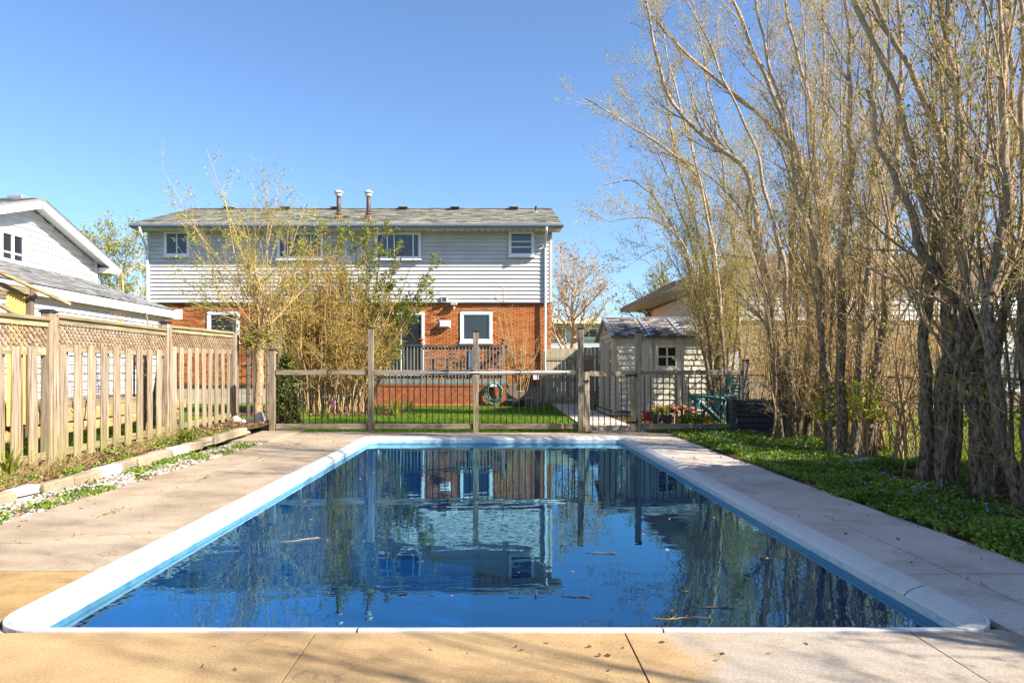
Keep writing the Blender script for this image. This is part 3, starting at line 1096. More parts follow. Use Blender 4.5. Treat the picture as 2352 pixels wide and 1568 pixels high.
# ------------------------------------------------------------------ the brick and siding house
HY = 26.4
HX0, HX1 = -13.15, 2.06
ZB, ZS, ZE = 0.67, 3.79, 6.50                # brick bottom, siding bottom, wall top
house = root('house', 'two storey semi-detached house with orange brick below and pale siding above', 'house', ((HX0 + HX1) / 2, HY + 4, 0))
mb = MB()
mb.box(((HX0 + HX1) / 2, HY + 4.0, ZE / 2 + 0.3), (HX1 - HX0 - 0.06, 7.9, ZE - 0.7))
mb.build('wall', 'mortar', house)
mb = MB()
mb.box(((HX0 + HX1) / 2, HY + 4.05, ZB / 2 - 0.1), (HX1 - HX0 - 0.02, 8.0, ZB + 0.2))
mb.build('foundation', 'found', house)

# openings in the brick: (x0,x1,z0,z1)
UP = HX0 + HX1                               # mirror axis of the two halves


def pxr(x0, x1, y0, y1, Y=HY):
    a, b = at(x0, y1, Y), at(x1, y0, Y)
    return (a.x, b.x, a.z, b.z)


win_low = pxr(1057, 1131, 716, 787)
door_r = pxr(868, 975, 717, 866)
win_up_big = pxr(863, 968, 535, 597)
win_up_small = pxr(1168, 1226, 533, 590)


def mir(o):
    return (UP - o[1], UP - o[0], o[2], o[3])


openings = [win_low, door_r, mir(win_low), mir(door_r)]
# bricks
BL, BH = 0.242, 0.0709
rows = int((ZS - ZB) / BH)
singles, rest = [], MB()
rest_v = []
for r in range(rows):
    z = ZB + (r + 0.5) * BH
    x = HX0 - (BL / 2 if r % 2 else 0)
    while x < HX1:
        a, b = max(x, HX0), min(x + BL, HX1)
        x += BL
        if b - a < 0.06:
            continue
        for (o0, o1, oz0, oz1) in openings:
            if oz0 - 0.03 < z < oz1 + 0.03:
                if a >= o0 and b <= o1:
                    a = b
                elif a < o0 < b:
                    b = o0
                elif a < o1 < b:
                    a = o1
        if b - a < 0.05:
            continue
        full = b - a > BL - 0.005
        vis = full and z > 1.95 and a > -1.95
        (singles if vis and len(singles) < 300 else rest_v).append((a, b, z))
protos = []
for k in range(10):
    V, F = chamfer_box((BL - 0.016, 0.05, BH - 0.016), 0.004)
    protos.append(fixn(npmesh('brick', V, F, M['brick'], rnd=np.full(len(V), float(rng.uniform(0, 1))))))
for a, b, z in singles:
    add('brick', protos[rng.integers(10)], house, ((a + b) / 2, HY - 0.014 + rng.normal() * 0.003, z))
for a, b, z in rest_v:
    rest.box(((a + b) / 2, HY - 0.014 + rng.normal() * 0.003, z), (b - a - 0.016, 0.05, BH - 0.016), r=float(rng.uniform(0, 1)))
for r in range(rows):                                     # right flank of the house
    for k in range(33):
        rest.box((HX1 + 0.0, HY + 0.1 + (k + (r % 2) * .5) * BL, ZB + (r + .5) * BH), (0.04, BL - .014, BH - .013), r=float(rng.uniform(0, 1)))
o = rest.build('brickwork', 'brick', house, fix=False)
o['kind'] = 'stuff'

# siding boards
SY = HY - 0.11
nb = 18
bh = (ZE - ZS) / nb
prof_b = [(0, 0), (-0.034, 0.0), (-0.034, 0.012), (-0.003, bh - 0.004), (0, bh - 0.004)]
cuts_x = [[HX0 + 0.08, -9.9, -6.2, -2.4, HX1 - 0.08], [HX0 + 0.08, -11.4, -7.7, -4.0, -0.3, HX1 - 0.08], [HX0 + 0.08, -8.9, -5.2, -1.5, HX1 - 0.08]]
for r in range(nb):
    z = ZS + r * bh
    cx = cuts_x[r % 3]
    for a, b in zip(cx[:-1], cx[1:]):
        t = MB()
        t.prism([(a + 0.001, SY + y, z + q) for y, q in prof_b], (b - a - 0.002, 0, 0))
        t.build('siding_board', 'siding', house)
    t = MB()
    t.prism([(HX1 + 0.03 - y, SY + 0.1, z + q) for y, q in prof_b], (0, 7.9, 0))
    t.build('siding_board', 'siding', house)
t = MB()
t.box(((HX0 + HX1) / 2, SY + 0.055, (ZS + ZE) / 2), (HX1 - HX0, 0.10, ZE - ZS - 0.004))
t.build('siding_backing', 'mortar', house)
for x in (HX0 + 0.04, HX1 - 0.01):
    box('corner_trim', house, 'siding', (x, SY - 0.012, (ZS + ZE) / 2), (0.09, 0.045, ZE - ZS), (0, 0, 0), 0.004)
box('starter_strip', house, 'siding', ((HX0 + HX1) / 2, SY - 0.004, ZS - 0.012), (HX1 - HX0, 0.03, 0.022))


def window(parent, o, Y, mats=('trim', 'glass'), fr=0.075, sill=True, mull=(), rail=(), proud=0.05, name='window', curtain=None):
    x0, x1, z0, z1 = o
    t = MB()
    for x in (x0 + fr / 2, x1 - fr / 2):
        t.box((x, Y, (z0 + z1) / 2), (fr, proud * 2, z1 - z0), bev=0.006)
    for z in (z0 + fr / 2, z1 - fr / 2):
        t.box(((x0 + x1) / 2, Y, z), (x1 - x0 - 2 * fr, proud * 2 - 0.004, fr), bev=0.006)
    wnd = t.build(name, mats[0], parent)
    xs = [x0 + fr] + [x0 + (x1 - x0) * q for q in mull] + [x1 - fr]
    for a, b in zip(xs[:-1], xs[1:]):
        zs = [z0 + fr] + [z0 + (z1 - z0) * q for q in rail] + [z1 - fr]
        for c, d in zip(zs[:-1], zs[1:]):
            box('pane', wnd, mats[1], ((a + b) / 2, Y + 0.012, (c + d) / 2), (b - a - 0.01, 0.012, d - c - 0.01))
    for q in mull:
        box('mullion', wnd, mats[0], (x0 + (x1 - x0) * q, Y - 0.006, (z0 + z1) / 2), (0.045, 0.05, z1 - z0 - 2 * fr), (0, 0, 0), 0.005)
    for q in rail:
        box('meeting_rail', wnd, mats[0], ((x0 + x1) / 2, Y - 0.004, z0 + (z1 - z0) * q), (x1 - x0 - 2 * fr - .002, 0.05, 0.045), (0, 0, 0), 0.005)
    t = MB()
    for (a, b, c, d) in ((x0 + fr, x0 + fr + .03, z0 + fr, z1 - fr), (x1 - fr - .03, x1 - fr, z0 + fr, z1 - fr), (x0 + fr + .03, x1 - fr - .03, z0 + fr, z0 + fr + .03), (x0 + fr + .03, x1 - fr - .03, z1 - fr - .03, z1 - fr)):
        t.box(((a + b) / 2, Y - 0.012, (c + d) / 2), (b - a, 0.03, d - c))
    t.build('sash', mats[0], wnd)
    if sill:
        box('sill', wnd, mats[0], ((x0 + x1) / 2, Y - 0.035, z0 - 0.025), (x1 - x0 + 0.06, proud * 2 + 0.06, 0.05), (0, 0, 0), 0.006)
    return wnd


window(house, win_low, HY - 0.03, fr=0.11)
window(house, mir(win_low), HY - 0.03, fr=0.11)
for o in (door_r, mir(door_r)):
    window(house, o, HY - 0.03, fr=0.10, sill=False, mull=(0.5,), name='patio_door')
for o in (win_up_big, mir(win_up_big)):
    m_ = o[0] > -6
    window(house, o, SY - 0.052, ('trim', 'glasscurt'), mull=(0.27, 0.42, 0.83) if m_ else (0.17, 0.58, 0.73))
window(house, win_up_small, SY - 0.052, rail=(0.36, 0.58))
window(house, mir(win_up_small), SY - 0.052, mull=(0.5,))
# soldier course under the low window
t = MB()
for k in range(16):
    x = win_low[0] - 0.05 + (k + .5) * (win_low[1] - win_low[0] + .1) / 16
    t.box((x, HY - 0.03, win_low[2] - 0.11), (0.066, 0.07, 0.10), r=float(rng.uniform(0, 1)))
t.build('brick_sill', 'brick', house)

for gx in (HX0 + .02, HX1 - .12):
    t = MB()
    t.prism([(gx, HY, ZE - .05), (gx, HY + 8.0, ZE - .05), (gx, HY + 4.2, 7.95)], (0.1, 0, 0))
    t.build('gable', 'siding', house)
# roof
EX0, EX1, EYF, EZ = -13.44, 2.43, 25.6, 6.60
RY, RZ = 30.6, 8.30
slope = math.atan2(RZ - EZ, RY - EYF)
t = MB()
t.prism([(EX0, EYF, EZ), (EX0, RY, RZ), (EX0, 2 * RY - EYF, EZ), (EX0, 2 * RY - EYF, EZ - 0.12), (EX0, RY, RZ - 0.12), (EX0, EYF, EZ - 0.12)], (EX1 - EX0, 0, 0))
roof = t.build('roof', 'shinglegrey', house)


def shingles(name, parent, O, U, Vv, LU, LV, tab, course, mat, th=0.012):
    """Courses of overlapping tabs over the plane O + u U + v V."""
    U, Vv, O = Vector(U).normalized(), Vector(Vv).normalized(), Vector(O)
    Nn = U.cross(Vv)
    if Nn.z < 0:
        Nn = -Nn
    t = MB()
    nv = int(LV / course)
    for j in range(nv):
        u = -rng.uniform(0, tab)
        while u < LU:
            wdt = tab * rng.uniform(0.55, 1.35)
            a, b = max(u, 0), min(u + wdt, LU)
            u += wdt
            if b - a < 0.03:
                continue
            h = th * rng.uniform(0.7, 2.0)
            v0, v1 = j * course - 0.004 * rng.uniform(0, 2), (j + 1) * course
            P = [O + U * a + Vv * v0, O + U * b + Vv * v0, O + U * b + Vv * v1, O + U * a + Vv * v1]
            g = 0.003
            P2 = [P[0] + Nn * h, P[1] - U * g + Nn * h, P[2] - U * g + Nn * 0.004, P[3] + Nn * 0.004]
            t.raw([tuple(p) for p in (P[0], P[1] - U * g)] + [tuple(p) for p in P2], [np.array([[0, 1, 3, 2], [2, 3, 4, 5]])], float(rng.uniform(0, 1)))
    o = t.build(name, mat, parent, fix=False)
    o['kind'] = 'stuff'
    return o


LVr = math.hypot(RY - EYF, RZ - EZ)
shingles('shingle_courses', roof, (EX0, EYF - 0.03, EZ + 0.008), (1, 0, 0), (0, math.cos(slope), math.sin(slope)), EX1 - EX0, LVr + 0.03, 0.34, 0.145, 'shingle')
t = MB()
for k in range(50):
    x = EX0 + (k + .5) * (EX1 - EX0) / 50
    t.box((x, RY, RZ + 0.018), ((EX1 - EX0) / 50 - .006, 0.26, 0.02), (0, 0, 0), r=float(rng.uniform(0, 1)))
t.build('ridge_cap', 'shingle', roof, fix=False)
box('fascia', house, 'gutter', ((EX0 + EX1) / 2, EYF + 0.02, EZ - 0.075), (EX1 - EX0 - 0.02, 0.03, 0.14))
t = MB()                                                   # gutter with a lip
t.prism([(EX0 - 0.03, EYF, EZ - 0.13), (EX0 - 0.03, EYF - 0.07, EZ - 0.13), (EX0 - 0.03, EYF - 0.11, EZ - 0.07), (EX0 - 0.03, EYF - 0.12, EZ - 0.01), (EX0 - 0.03, EYF - 0.105, EZ - 0.01), (EX0 - 0.03, EYF - 0.09, EZ - 0.06), (EX0 - 0.03, EYF, EZ - 0.06)], (EX1 - EX0 + 0.06, 0, 0))
t.build('gutter', 'gutter', house)
box('gutter_lip', house, 'downpipe', ((EX0 + EX1) / 2, EYF - 0.118, EZ - 0.004), (EX1 - EX0 + 0.06, 0.022, 0.014))
nsf = 62
for k in range(nsf):                                       # soffit panels under the eaves
    x0 = EX0 + 0.02 + k * (EX1 - EX0 - 0.04) / nsf
    box('soffit_panel', house, 'soffit', (x0 + (EX1 - EX0) / nsf / 2, (EYF + HY) / 2, EZ - 0.155 + rng.normal() * .001), (round((EX1 - EX0) / nsf - 0.022, 3), HY - EYF - 0.06, 0.012))
box('soffit_backing', house, 'rail_dark', ((EX0 + EX1) / 2, (EYF + HY) / 2, EZ - 0.140), (EX1 - EX0 - 0.04, HY - EYF - 0.05, 0.012))
for sx in (EX0 + 0.02, EX1 - 0.02):                        # rake boards
    stick('rake_board', house, 'gutter', (sx, EYF + .02, EZ - 0.09), (sx, RY, RZ - 0.09), 0.15, 0.03)

# roof vents and flues
lab_v = {525: 'flat black roof vent nearest the left end of the house ridge', 655: 'flat black roof vent between the left end and the left flue', 772: 'flat black roof vent hidden behind the left flue',
         926: 'flat black roof vent just right of the right flue', 1045: 'flat black roof vent between two others right of the flues', 1180: 'flat black roof vent nearest the small pipe at the right roof end'}
for px, lb in lab_v.items():
    p = at(px, 480, 30.25)
    z = EZ + (30.25 - EYF) * math.tan(slope)
    r_ = root('roof_vent', lb, 'roof vent', (p.x, 30.25, z), 'black vents along the ridge')
    t = MB()
    t.box((p.x, 30.25, z + 0.06), (0.34, 0.34, 0.13), (slope, 0, 0))
    t.build('vent_body', 'blackplastic', r_)
    t = MB()
    t.box((p.x, 30.23, z + 0.15), (0.46, 0.46, 0.05), (slope * .5, 0, 0), bev=0.012)
    t.build('vent_hood', 'gutter', r_)
for px, py0, lb in ((778, 437, 'left one of the two tall brown flue pipes on the roof'), (846.5, 437, 'right one of the two tall brown flue pipes on the roof')):
    Y = 27.0
    p = at(px, 500, Y)
    z = EZ + (Y - EYF) * math.tan(slope)
    zt = at(px, py0, Y).z
    r_ = root('flue_pipe', lb, 'flue pipe', (p.x, Y, z), 'brown flue pipes on the roof')
    t = MB()
    t.lathe((p.x, Y, z - 0.08), [(0.19, 0.0), (0.17, 0.10), (0.115, 0.22), (0.10, 0.24)], 16)
    t.build('flashing', 'flueb', r_, True)
    t = MB()
    t.tube([(p.x, Y, z), (p.x, Y, (z + zt) / 2), (p.x, Y, zt - 0.22)], 0.082, 16)
    t.build('pipe', 'flue', r_, True)
    t = MB()
    t.lathe((p.x, Y, z + 0.20), [(0.083, 0), (0.125, 0.0), (0.12, 0.03), (0.083, 0.05)], 16)
    t.build('storm_collar', 'flueb', r_, True)
    t = MB()
    t.lathe((p.x, Y, zt - 0.25), [(0.07, 0.0), (0.125, 0.02), (0.13, 0.12), (0.095, 0.13)], 14)
    t.lathe((p.x, Y, zt - 0.13), [(0.09, 0.0), (0.175, 0.02), (0.165, 0.07), (0.07, 0.125), (0.0, 0.13)], 10)
    t.build('rain_cap', 'galv', r_)
p = at(1231, 490, 29.3)
z = EZ + (29.3 - EYF) * math.tan(slope)
r_ = root('vent_pipe', 'short black plumbing pipe near the right end of the roof', 'vent pipe', (p.x, 29.3, z))
t = MB()
t.tube([(p.x, 29.3, z - .05), (p.x, 29.3, z + 0.27)], 0.05, 12)
t.build('pipe', 'blackplastic', r_)
t = MB()
t.lathe((p.x, 29.3, z - 0.03), [(0.14, 0), (0.09, 0.07), (0.055, 0.10)], 12)
t.build('flashing', 'gutter', r_)

# down pipes
t = MB()
x = at(1252, 520, SY).x
t.tube([(x, EYF - 0.06, EZ - 0.12), (x, EYF - 0.06, EZ - 0.22), (x, SY - 0.07, EZ - 0.75), (x, SY - 0.07, EZ - 1.2), (x, SY - 0.07, ZS - 0.1), (x, SY - 0.05, 0.32), (x, SY - 0.12, 0.16), (x - 0.08, SY - 0.5, 0.08)], 0.047, 10)
t.build('downpipe', 'downpipe', house)
t = MB()
x0 = EX0 + 0.35
t.tube([(x0, EYF - 0.06, EZ - 0.12), (x0 + .02, EYF - 0.02, EZ - 0.3), (HX0 + 0.02, SY - 0.08, EZ - 0.85), (HX0 + 0.02, SY - 0.08, EZ - 1.3), (HX0 + 0.02, SY - 0.08, 0.3)], 0.05, 10)
t.build('downpipe', 'downpipe', house)

# wall fittings
t = MB()
p = at(1022, 745, HY)
t.box((p.x, HY - 0.13, p.z), (0.38, 0.20, 0.22), bev=0.03)
t.box((p.x, HY - 0.05, p.z + 0.01), (0.42, 0.04, 0.28), bev=0.01)
tag(t.build('exhaust_hood', 'trim'), 'white plastic exhaust hood on the brick between door and window', 'vent hood')
p = at(1043, 700, HY)
fl = root('flood_light', 'beige flood light fixed just under the siding above the deck', 'light fixture', tuple(p))
t = MB()
t.box((p.x, HY - 0.16, p.z + 0.06), (0.24, 0.26, 0.13), (0.25, 0, 0), bev=0.015)
t.build('lamp_head', 'soffit', fl)
t = MB()
t.tube([(p.x, HY - 0.02, p.z - 0.1), (p.x, HY - 0.14, p.z - 0.1), (p.x, HY - 0.18, p.z - 0.02)], 0.03, 8)
t.lathe((p.x, HY - 0.14, p.z - 0.17), [(0.0, 0), (0.045, 0.02), (0.045, 0.08), (0.02, 0.1)], 10)
t.build('motion_sensor', 'soffit', fl)
p = at(1021, 688, SY)
t = MB()
t.box((p.x, SY - 0.06, p.z), (0.25, 0.09, 0.22), bev=0.01)
vb = t.build('wall_vent', 'soffit')
tag(vb, 'small square beige vent box on the lowest siding boards', 'wall vent')
box('vent_grille', vb, 'rail_dark', (p.x, SY - 0.107, p.z), (0.16, 0.012, 0.15))
p = at(1298 / 1.0 - 0, 900, HY)
t = MB()
mx = at(1242 - 12, 922, HY).x
t.box((mx, HY - 0.10, at(0, 866, HY).z + 0.05), (0.22, 0.14, 0.3), bev=0.012)
mbx = t.build('meter_box', 'downpipe')
tag(mbx, 'small grey meter box low on the brick near the corner', 'meter box')
t = MB()
t.tube([(mx + 0.2, HY - .08, 0.05), (mx + 0.2, HY - .08, 0.5), (mx + .2, HY - .08, 0.95)], 0.022, 8)
t.box((mx + 0.2, HY - 0.1, 0.72), (0.07, 0.08, 0.18))
tag(t.build('utility_pipe', 'downpipe'), 'thin grey utility pipe beside the downpipe', 'pipe')
t = MB()
c0 = at(1155, 663, SY)
t.tube([tuple(at(1155, 655, SY - .05)), tuple(at(1140, 672, SY - .05)), tuple(at(1138, 680, SY - .05)), tuple(at(1146, 688, SY - .05)), tuple(at(1160, 692, SY - .05)), tuple(at(1159, 675, SY - .05)), tuple(at(1157, 657, SY - .05))], 0.006, 5)
tag(t.build('cable', 'soffit'), 'thin pale cable looped over the lower siding', 'cable')

# ------------------------------------------------------------------ deck behind the house
DY0 = 24.2
DX0, DX1 = at(815, 870, DY0).x, at(1166, 870, DY0).x
DZ = 0.92
dk = root('house_deck', 'raised house deck with dark railing and an orange lattice skirt', 'deck', ((DX0 + DX1) / 2, (DY0 + HY) / 2, 0))
for k in range(15):
    y = DY0 + 0.07 + k * 0.143
    box('deck_board', dk, 'rail_green', ((DX0 + DX1) / 2, y, DZ - 0.018), (DX1 - DX0, 0.136, 0.036))
box('rim_board', dk, 'rail_green', ((DX0 + DX1) / 2, DY0 - 0.02, DZ - 0.085), (DX1 - DX0 + 0.02, 0.04, 0.17))
dz_top = 2.11
for px in (818, 968, 1156):
    x = at(px, 800, DY0).x
    box('post', dk, 'rail_green', (x, DY0 + 0.03, (DZ + dz_top) / 2 - 0.1), (0.10, 0.10, dz_top - DZ + 0.3), (0, 0, 0), 0.006)
    t = MB()
    t.lathe((x, DY0 + .03, dz_top + 0.05), [(0.075, 0), (0.075, 0.03), (0.045, 0.04), (0.05, 0.12), (0.10, 0.13), (0.10, 0.15), (0.03, 0.19), (0, 0.2)], 4 if px == 818 else 12)
    t.build('post_lantern', 'rust' if px > 900 else 'rail_green', dk)
xa, xb = at(818, 800, DY0).x + .05, at(1156, 800, DY0).x - .05
box('handrail', dk, 'rail_dark', ((xa + xb) / 2, DY0 + 0.01, dz_top - 0.02), (xb - xa, 0.12, 0.04), (0, 0, 0), 0.005)
box('sub_rail', dk, 'rail_dark', ((xa + xb) / 2, DY0 + 0.03, dz_top - 0.12), (xb - xa, 0.035, 0.085))
box('bottom_rail', dk, 'rail_dark', ((xa + xb) / 2, DY0 + 0.03, DZ + 0.09), (xb - xa, 0.035, 0.08))
n = int((xb - xa) / 0.117)
for k in range(n):
    box('baluster', dk, 'rail_green', (xa + (k + .5) * (xb - xa) / n, DY0 - 0.008, (DZ + dz_top) / 2 + 0.0), (0.038, 0.036, dz_top - DZ - 0.1))
for sx, lab in ((DX1 - 0.06, 1), (DX0 + 0.06, 0)):        # side railings
    box('handrail', dk, 'rail_dark', (sx, (DY0 + HY) / 2, dz_top - 0.02), (0.12, HY - DY0 - 0.25, 0.04))
    if lab:
        continue
    for k in range(16):
        box('baluster', dk, 'rail_green', (sx, DY0 + 0.2 + k * 0.12, (DZ + dz_top) / 2), (0.036, 0.036, dz_top - DZ - 0.05))
# lattice skirt: every slat
lx0, lx1, lz0, lz1 = DX0 + 0.35, DX1 - 0.02, 0.0, DZ - 0.17
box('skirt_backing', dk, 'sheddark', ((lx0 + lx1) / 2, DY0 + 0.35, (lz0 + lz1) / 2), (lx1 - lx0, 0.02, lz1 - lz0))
for z in (lz0 + 0.03, lz1 - 0.03):
    box('skirt_frame', dk, 'lattice_orange', ((lx0 + lx1) / 2, DY0 - 0.016, z), (lx1 - lx0, 0.018, 0.06))
h = lz1 - lz0
for layer in (0, 1):
    sg = 1 if layer == 0 else -1
    s = lx0 - h if sg > 0 else lx0
    while s < lx1 + (0 if sg > 0 else h):
        v0, v1 = 0.0, h
        for lim, lo in ((lx0, True), (lx1, False)):
            vl = (lim - s) * sg
            if lo == (sg > 0):
                v0 = max(v0, vl)
            else:
                v1 = min(v1, vl)
        if v1 - v0 > 0.05:
            stick('lattice_slat', dk, 'lattice_orange', (s + sg * v0, DY0 + 0.001 + layer * 0.008, lz0 + v0), (s + sg * v1, DY0 + 0.001 + layer * 0.008, lz0 + v1), 0.007, 0.030, (0, 1, 0))
        s += 0.086

st = root('deck_stairs', 'three weathered steps going down from the right end of the deck', 'stairs', (DX1 + 0.5, DY0 + 0.6, 0))
sx0 = DX1 + 0.03
for k in range(3):
    box('tread', st, 'grey_x', (sx0 + 0.15 + 0.29 * k, DY0 + 0.75, 0.70 - 0.23 * k), (0.32, 1.1, 0.045), (0, 0, 0), 0.004)
for y in (DY0 + 0.19, DY0 + 1.31):
    t = MB()
    t.prism([(sx0, y, 0.62), (sx0, y, 0.40), (sx0 + 0.72, y, -0.03), (sx0 + 0.95, y, -0.03), (sx0 + 0.95, y, 0.18), (sx0 + 0.88, y, 0.21), (sx0 + .59, y, .21), (sx0 + .59, y, .44), (sx0 + .30, y, .44), (sx0 + .30, y, .67), (sx0, y, .67)], (0, 0.04, 0))
    t.build('stringer', 'dark_v', st)

# hose hanging on the lattice
hp = at(1134, 905, DY0 - 0.14)
hh = root('garden_hose', 'coiled green garden hose hanging on the orange lattice', 'hose', tuple(hp))
t = MB()
t.box((hp.x, DY0 - 0.08, hp.z + 0.33), (0.30, 0.12, 0.10), bev=0.02)
t.box((hp.x, DY0 - 0.16, hp.z + 0.33), (0.26, 0.03, 0.16), bev=0.01)
t.build('hose_hanger', 'downpipe', hh)
t = MB()
pts = []
for k in range(15 * 22):
    a = k / 22 * 2 * math.pi
    q = (k // 22)
    j = 0.03 * math.sin(q * 2.4)
    rx, rz = 0.26 + 0.035 * math.sin(q * 1.7) + 0.02 * math.sin(a * 2 + q), 0.34 + 0.04 * math.cos(q * 2.9)
    pts.append((hp.x + j + rx * math.sin(a), DY0 - 0.10 - 0.006 * q + 0.02 * math.sin(a * 3 + q), hp.z + 0.06 - (rz - 0.34) * 1.0 + rz * math.cos(a)))
t.tube(pts, 0.0125, 6)
t.build('hose_coil', 'hose', hh, True)

# deck furniture


def patio_chair(lab, x, y, rz, mat='black', grp='dark chairs on the house deck'):
    r_ = root('patio_chair', lab, 'chair', (0, 0, 0), grp)
    t = MB()
    t.tube([(-0.25, 0.22, 0.0), (-0.27, 0.2, 0.42), (-0.27, -0.2, 0.60), (-0.24, -0.32, 0.95), (-0.12, -0.36, 1.06), (0.12, -0.36, 1.06), (0.24, -0.32, 0.95), (0.27, -0.2, 0.6), (0.27, 0.2, 0.42), (0.25, 0.22, 0.0)], 0.016, 8)
    t.tube([(-0.25, -0.3, 0.0), (-0.27, -0.22, 0.42), (-0.27, 0.25, 0.62)], 0.016, 8)
    t.tube([(0.25, -0.3, 0.0), (0.27, -0.22, 0.42), (0.27, 0.25, 0.62)], 0.016, 8)
    t.build('chair_frame', mat, r_, True)
    t = MB()
    for k in range(9):
        t.box((0, 0.2 - 0.05 * k, 0.43), (0.5, 0.035, 0.015))
    t.build('seat', mat, r_)
    t = MB()
    for k in range(9):
        t.box((-0.2 + 0.05 * k, -0.30, 0.75), (0.018, 0.012, 0.56), (0.18, 0, 0))
    t.build('backrest', mat, r_)
    r_.location = (x, y, DZ)
    r_.rotation_euler = (0, 0, rz)


patio_chair('dark metal patio chair by the brick wall right of the deck lantern post', -1.35, 25.3, R(100))
patio_chair('dark metal patio chair at the right end of the deck', -0.25, 25.4, R(160))
tb = root('patio_table', 'dark slatted patio table behind the deck railing', 'table', (-2.05, 25.4, DZ))
t = MB()
for k in range(8):
    t.box((-2.35 + k * 0.085, 25.4, DZ + 0.72), (0.075, 0.7, 0.025))
t.build('table_top', 'rail_dark', tb)
for dx in (-.28, .28):
    for dy in (-.28, .28):
        box('leg', tb, 'rail_dark', (-2.05 + dx, 25.4 + dy, DZ + 0.355), (0.05, 0.05, 0.7))
pu = root('folded_parasol', 'closed navy parasol leaning behind the deck railing', 'parasol', (at(1078, 800, 25).x, 25.0, DZ))
px_ = pu.location.x
t = MB()
t.tube([(px_, 25.0, DZ), (px_, 25.0, DZ + 1.25)], 0.022, 8)
t.build('pole', 'black', pu)
t = MB()
t.lathe((px_, 25.0, DZ + 0.22), [(0.10, 0), (0.12, 0.2), (0.09, 0.6), (0.05, 0.93), (0.0, 0.96)], 9)
t.build('canopy', 'navy', pu)

box_ = MB()
p0 = at(835, 928, DY0 - .15)
box_.box((at(838, 0, DY0).x, DY0 - 0.06, 0.42), (0.46, 0.03, 0.88), (R(-8), 0, R(4)), bev=0.004)
tag(box_.build('plywood_sheet', 'board'), 'pale plywood sheet leaning on the left end of the lattice skirt', 'board')
t = MB()
t.lathe((at(1246, 0, 24.9).x - 1.0, 24.0, -0.03), [(0.0, 0.22), (0.33, 0.2), (0.36, 0.24), (0.34, 0.02), (0.0, 0.0)], 18)
tag(t.build('garden_tub', 'blackplastic'), 'low black plastic tub on the ground by the deck stairs', 'tub')

# ------------------------------------------------------------------ yard gate and fence beside the house
GY = 25.5
yg = root('yard_gate', 'tan board gate with a diagonal brace beside the house corner', 'gate', (at(1285, 0, GY).x, GY, 0))
gx0, gx1 = at(1254, 0, GY).x, at(1325, 0, GY).x
gz = at(0, 800, GY).z
nb_ = 8
for k in range(nb_):
    wv = (gx1 - gx0) / nb_
    box('board', yg, 'gate_v', (gx0 + (k + .5) * wv, GY, gz / 2 + 0.03 + rng.normal() * .008), (wv - 0.008, 0.022, round(gz - 0.08, 2)), (0, 0, 0), 0.003)
for z in (gz - 0.37, gz - 1.12, 0.22):
    box('rail', yg, 'gate_v', ((gx0 + gx1) / 2, GY - 0.026, z), (gx1 - gx0, 0.03, 0.13), (0, 0, 0), 0.003)
stick('brace', yg, 'gate_v', (gx0 + 0.1, GY - 0.0435, 0.25), (gx1 - 0.1, GY - 0.0435, gz - 0.4), 0.025, 0.11, (0, 1, 0))
box('post', yg, 'dark_v', (gx0 - 0.08, GY, 0.95), (0.1, 0.1, 1.95))
yf = root('yard_fence', 'board fence right of the yard gate running behind the shed', 'fence', (4.2, GY + .1, 0))
x = gx1 + 0.06
box('post', yf, 'gate_v', (x, GY + 0.05, 1.0), (0.1, 0.1, 2.0))
while x < 8.2:
    zt = 2.08 + rng.normal() * 0.02
    box('board', yf, 'gate_v', (x + 0.12, GY + 0.12, zt / 2), (0.135, 0.022, round(zt, 2)), (0, 0, 0), 0.003)
    x += 0.142
for z in (0.3, 1.7):
    box('rail', yf, 'gate_v', (gx1 + 2.6, GY + 0.16, z), (5.0, 0.04, 0.09))
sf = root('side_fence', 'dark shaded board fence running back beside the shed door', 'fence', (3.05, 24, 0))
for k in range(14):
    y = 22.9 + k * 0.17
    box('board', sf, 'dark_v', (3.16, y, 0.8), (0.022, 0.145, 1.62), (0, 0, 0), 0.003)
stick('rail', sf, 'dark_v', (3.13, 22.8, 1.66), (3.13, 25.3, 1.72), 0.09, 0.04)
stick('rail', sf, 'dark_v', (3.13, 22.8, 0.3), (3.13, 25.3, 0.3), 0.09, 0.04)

# ------------------------------------------------------------------ resin shed
SX0, SX1, SY0, SY1, SE = 3.22, 5.85, 18.95, 21.9, 2.17
shed = root('garden_shed', 'cream resin garden shed with mauve doors and a mottled roof', 'shed', ((SX0 + SX1) / 2, (SY0 + SY1) / 2, 0))
t = MB()
t.box(((SX0 + SX1) / 2, (SY0 + SY1) / 2, SE / 2 + 0.05), (SX1 - SX0 - 0.06, SY1 - SY0 - 0.06, SE - 0.12))
t.build('wall', 'shedwall', shed)
box('base', shed, 'found', ((SX0 + SX1) / 2, (SY0 + SY1) / 2, 0.01), (SX1 - SX0 + 0.1, SY1 - SY0 + 0.1, 0.12))
for x in (SX0, SX0 + 0.90, SX0 + 1.77, SX1):
    box('corner_post' if x in (SX0, SX1) else 'wall_post', shed, 'shedtrim' if x == SX0 else 'shedwall', (x, SY0 - 0.01, SE / 2 + 0.05), (0.12, 0.09, SE - 0.06), (0, 0, 0), 0.01)
    if x not in (SX0, SX1):
        box('wall_post', shed, 'shedtrim', (x, SY0 - 0.062, SE / 2 + 0.05), (0.035, 0.012, SE - 0.1))
rowh = 0.155
ncl = 13
sw = (at(1509, 0, SY0).x, at(1554, 0, SY0).x, at(0, 843, SY0).z, at(0, 795, SY0).z)
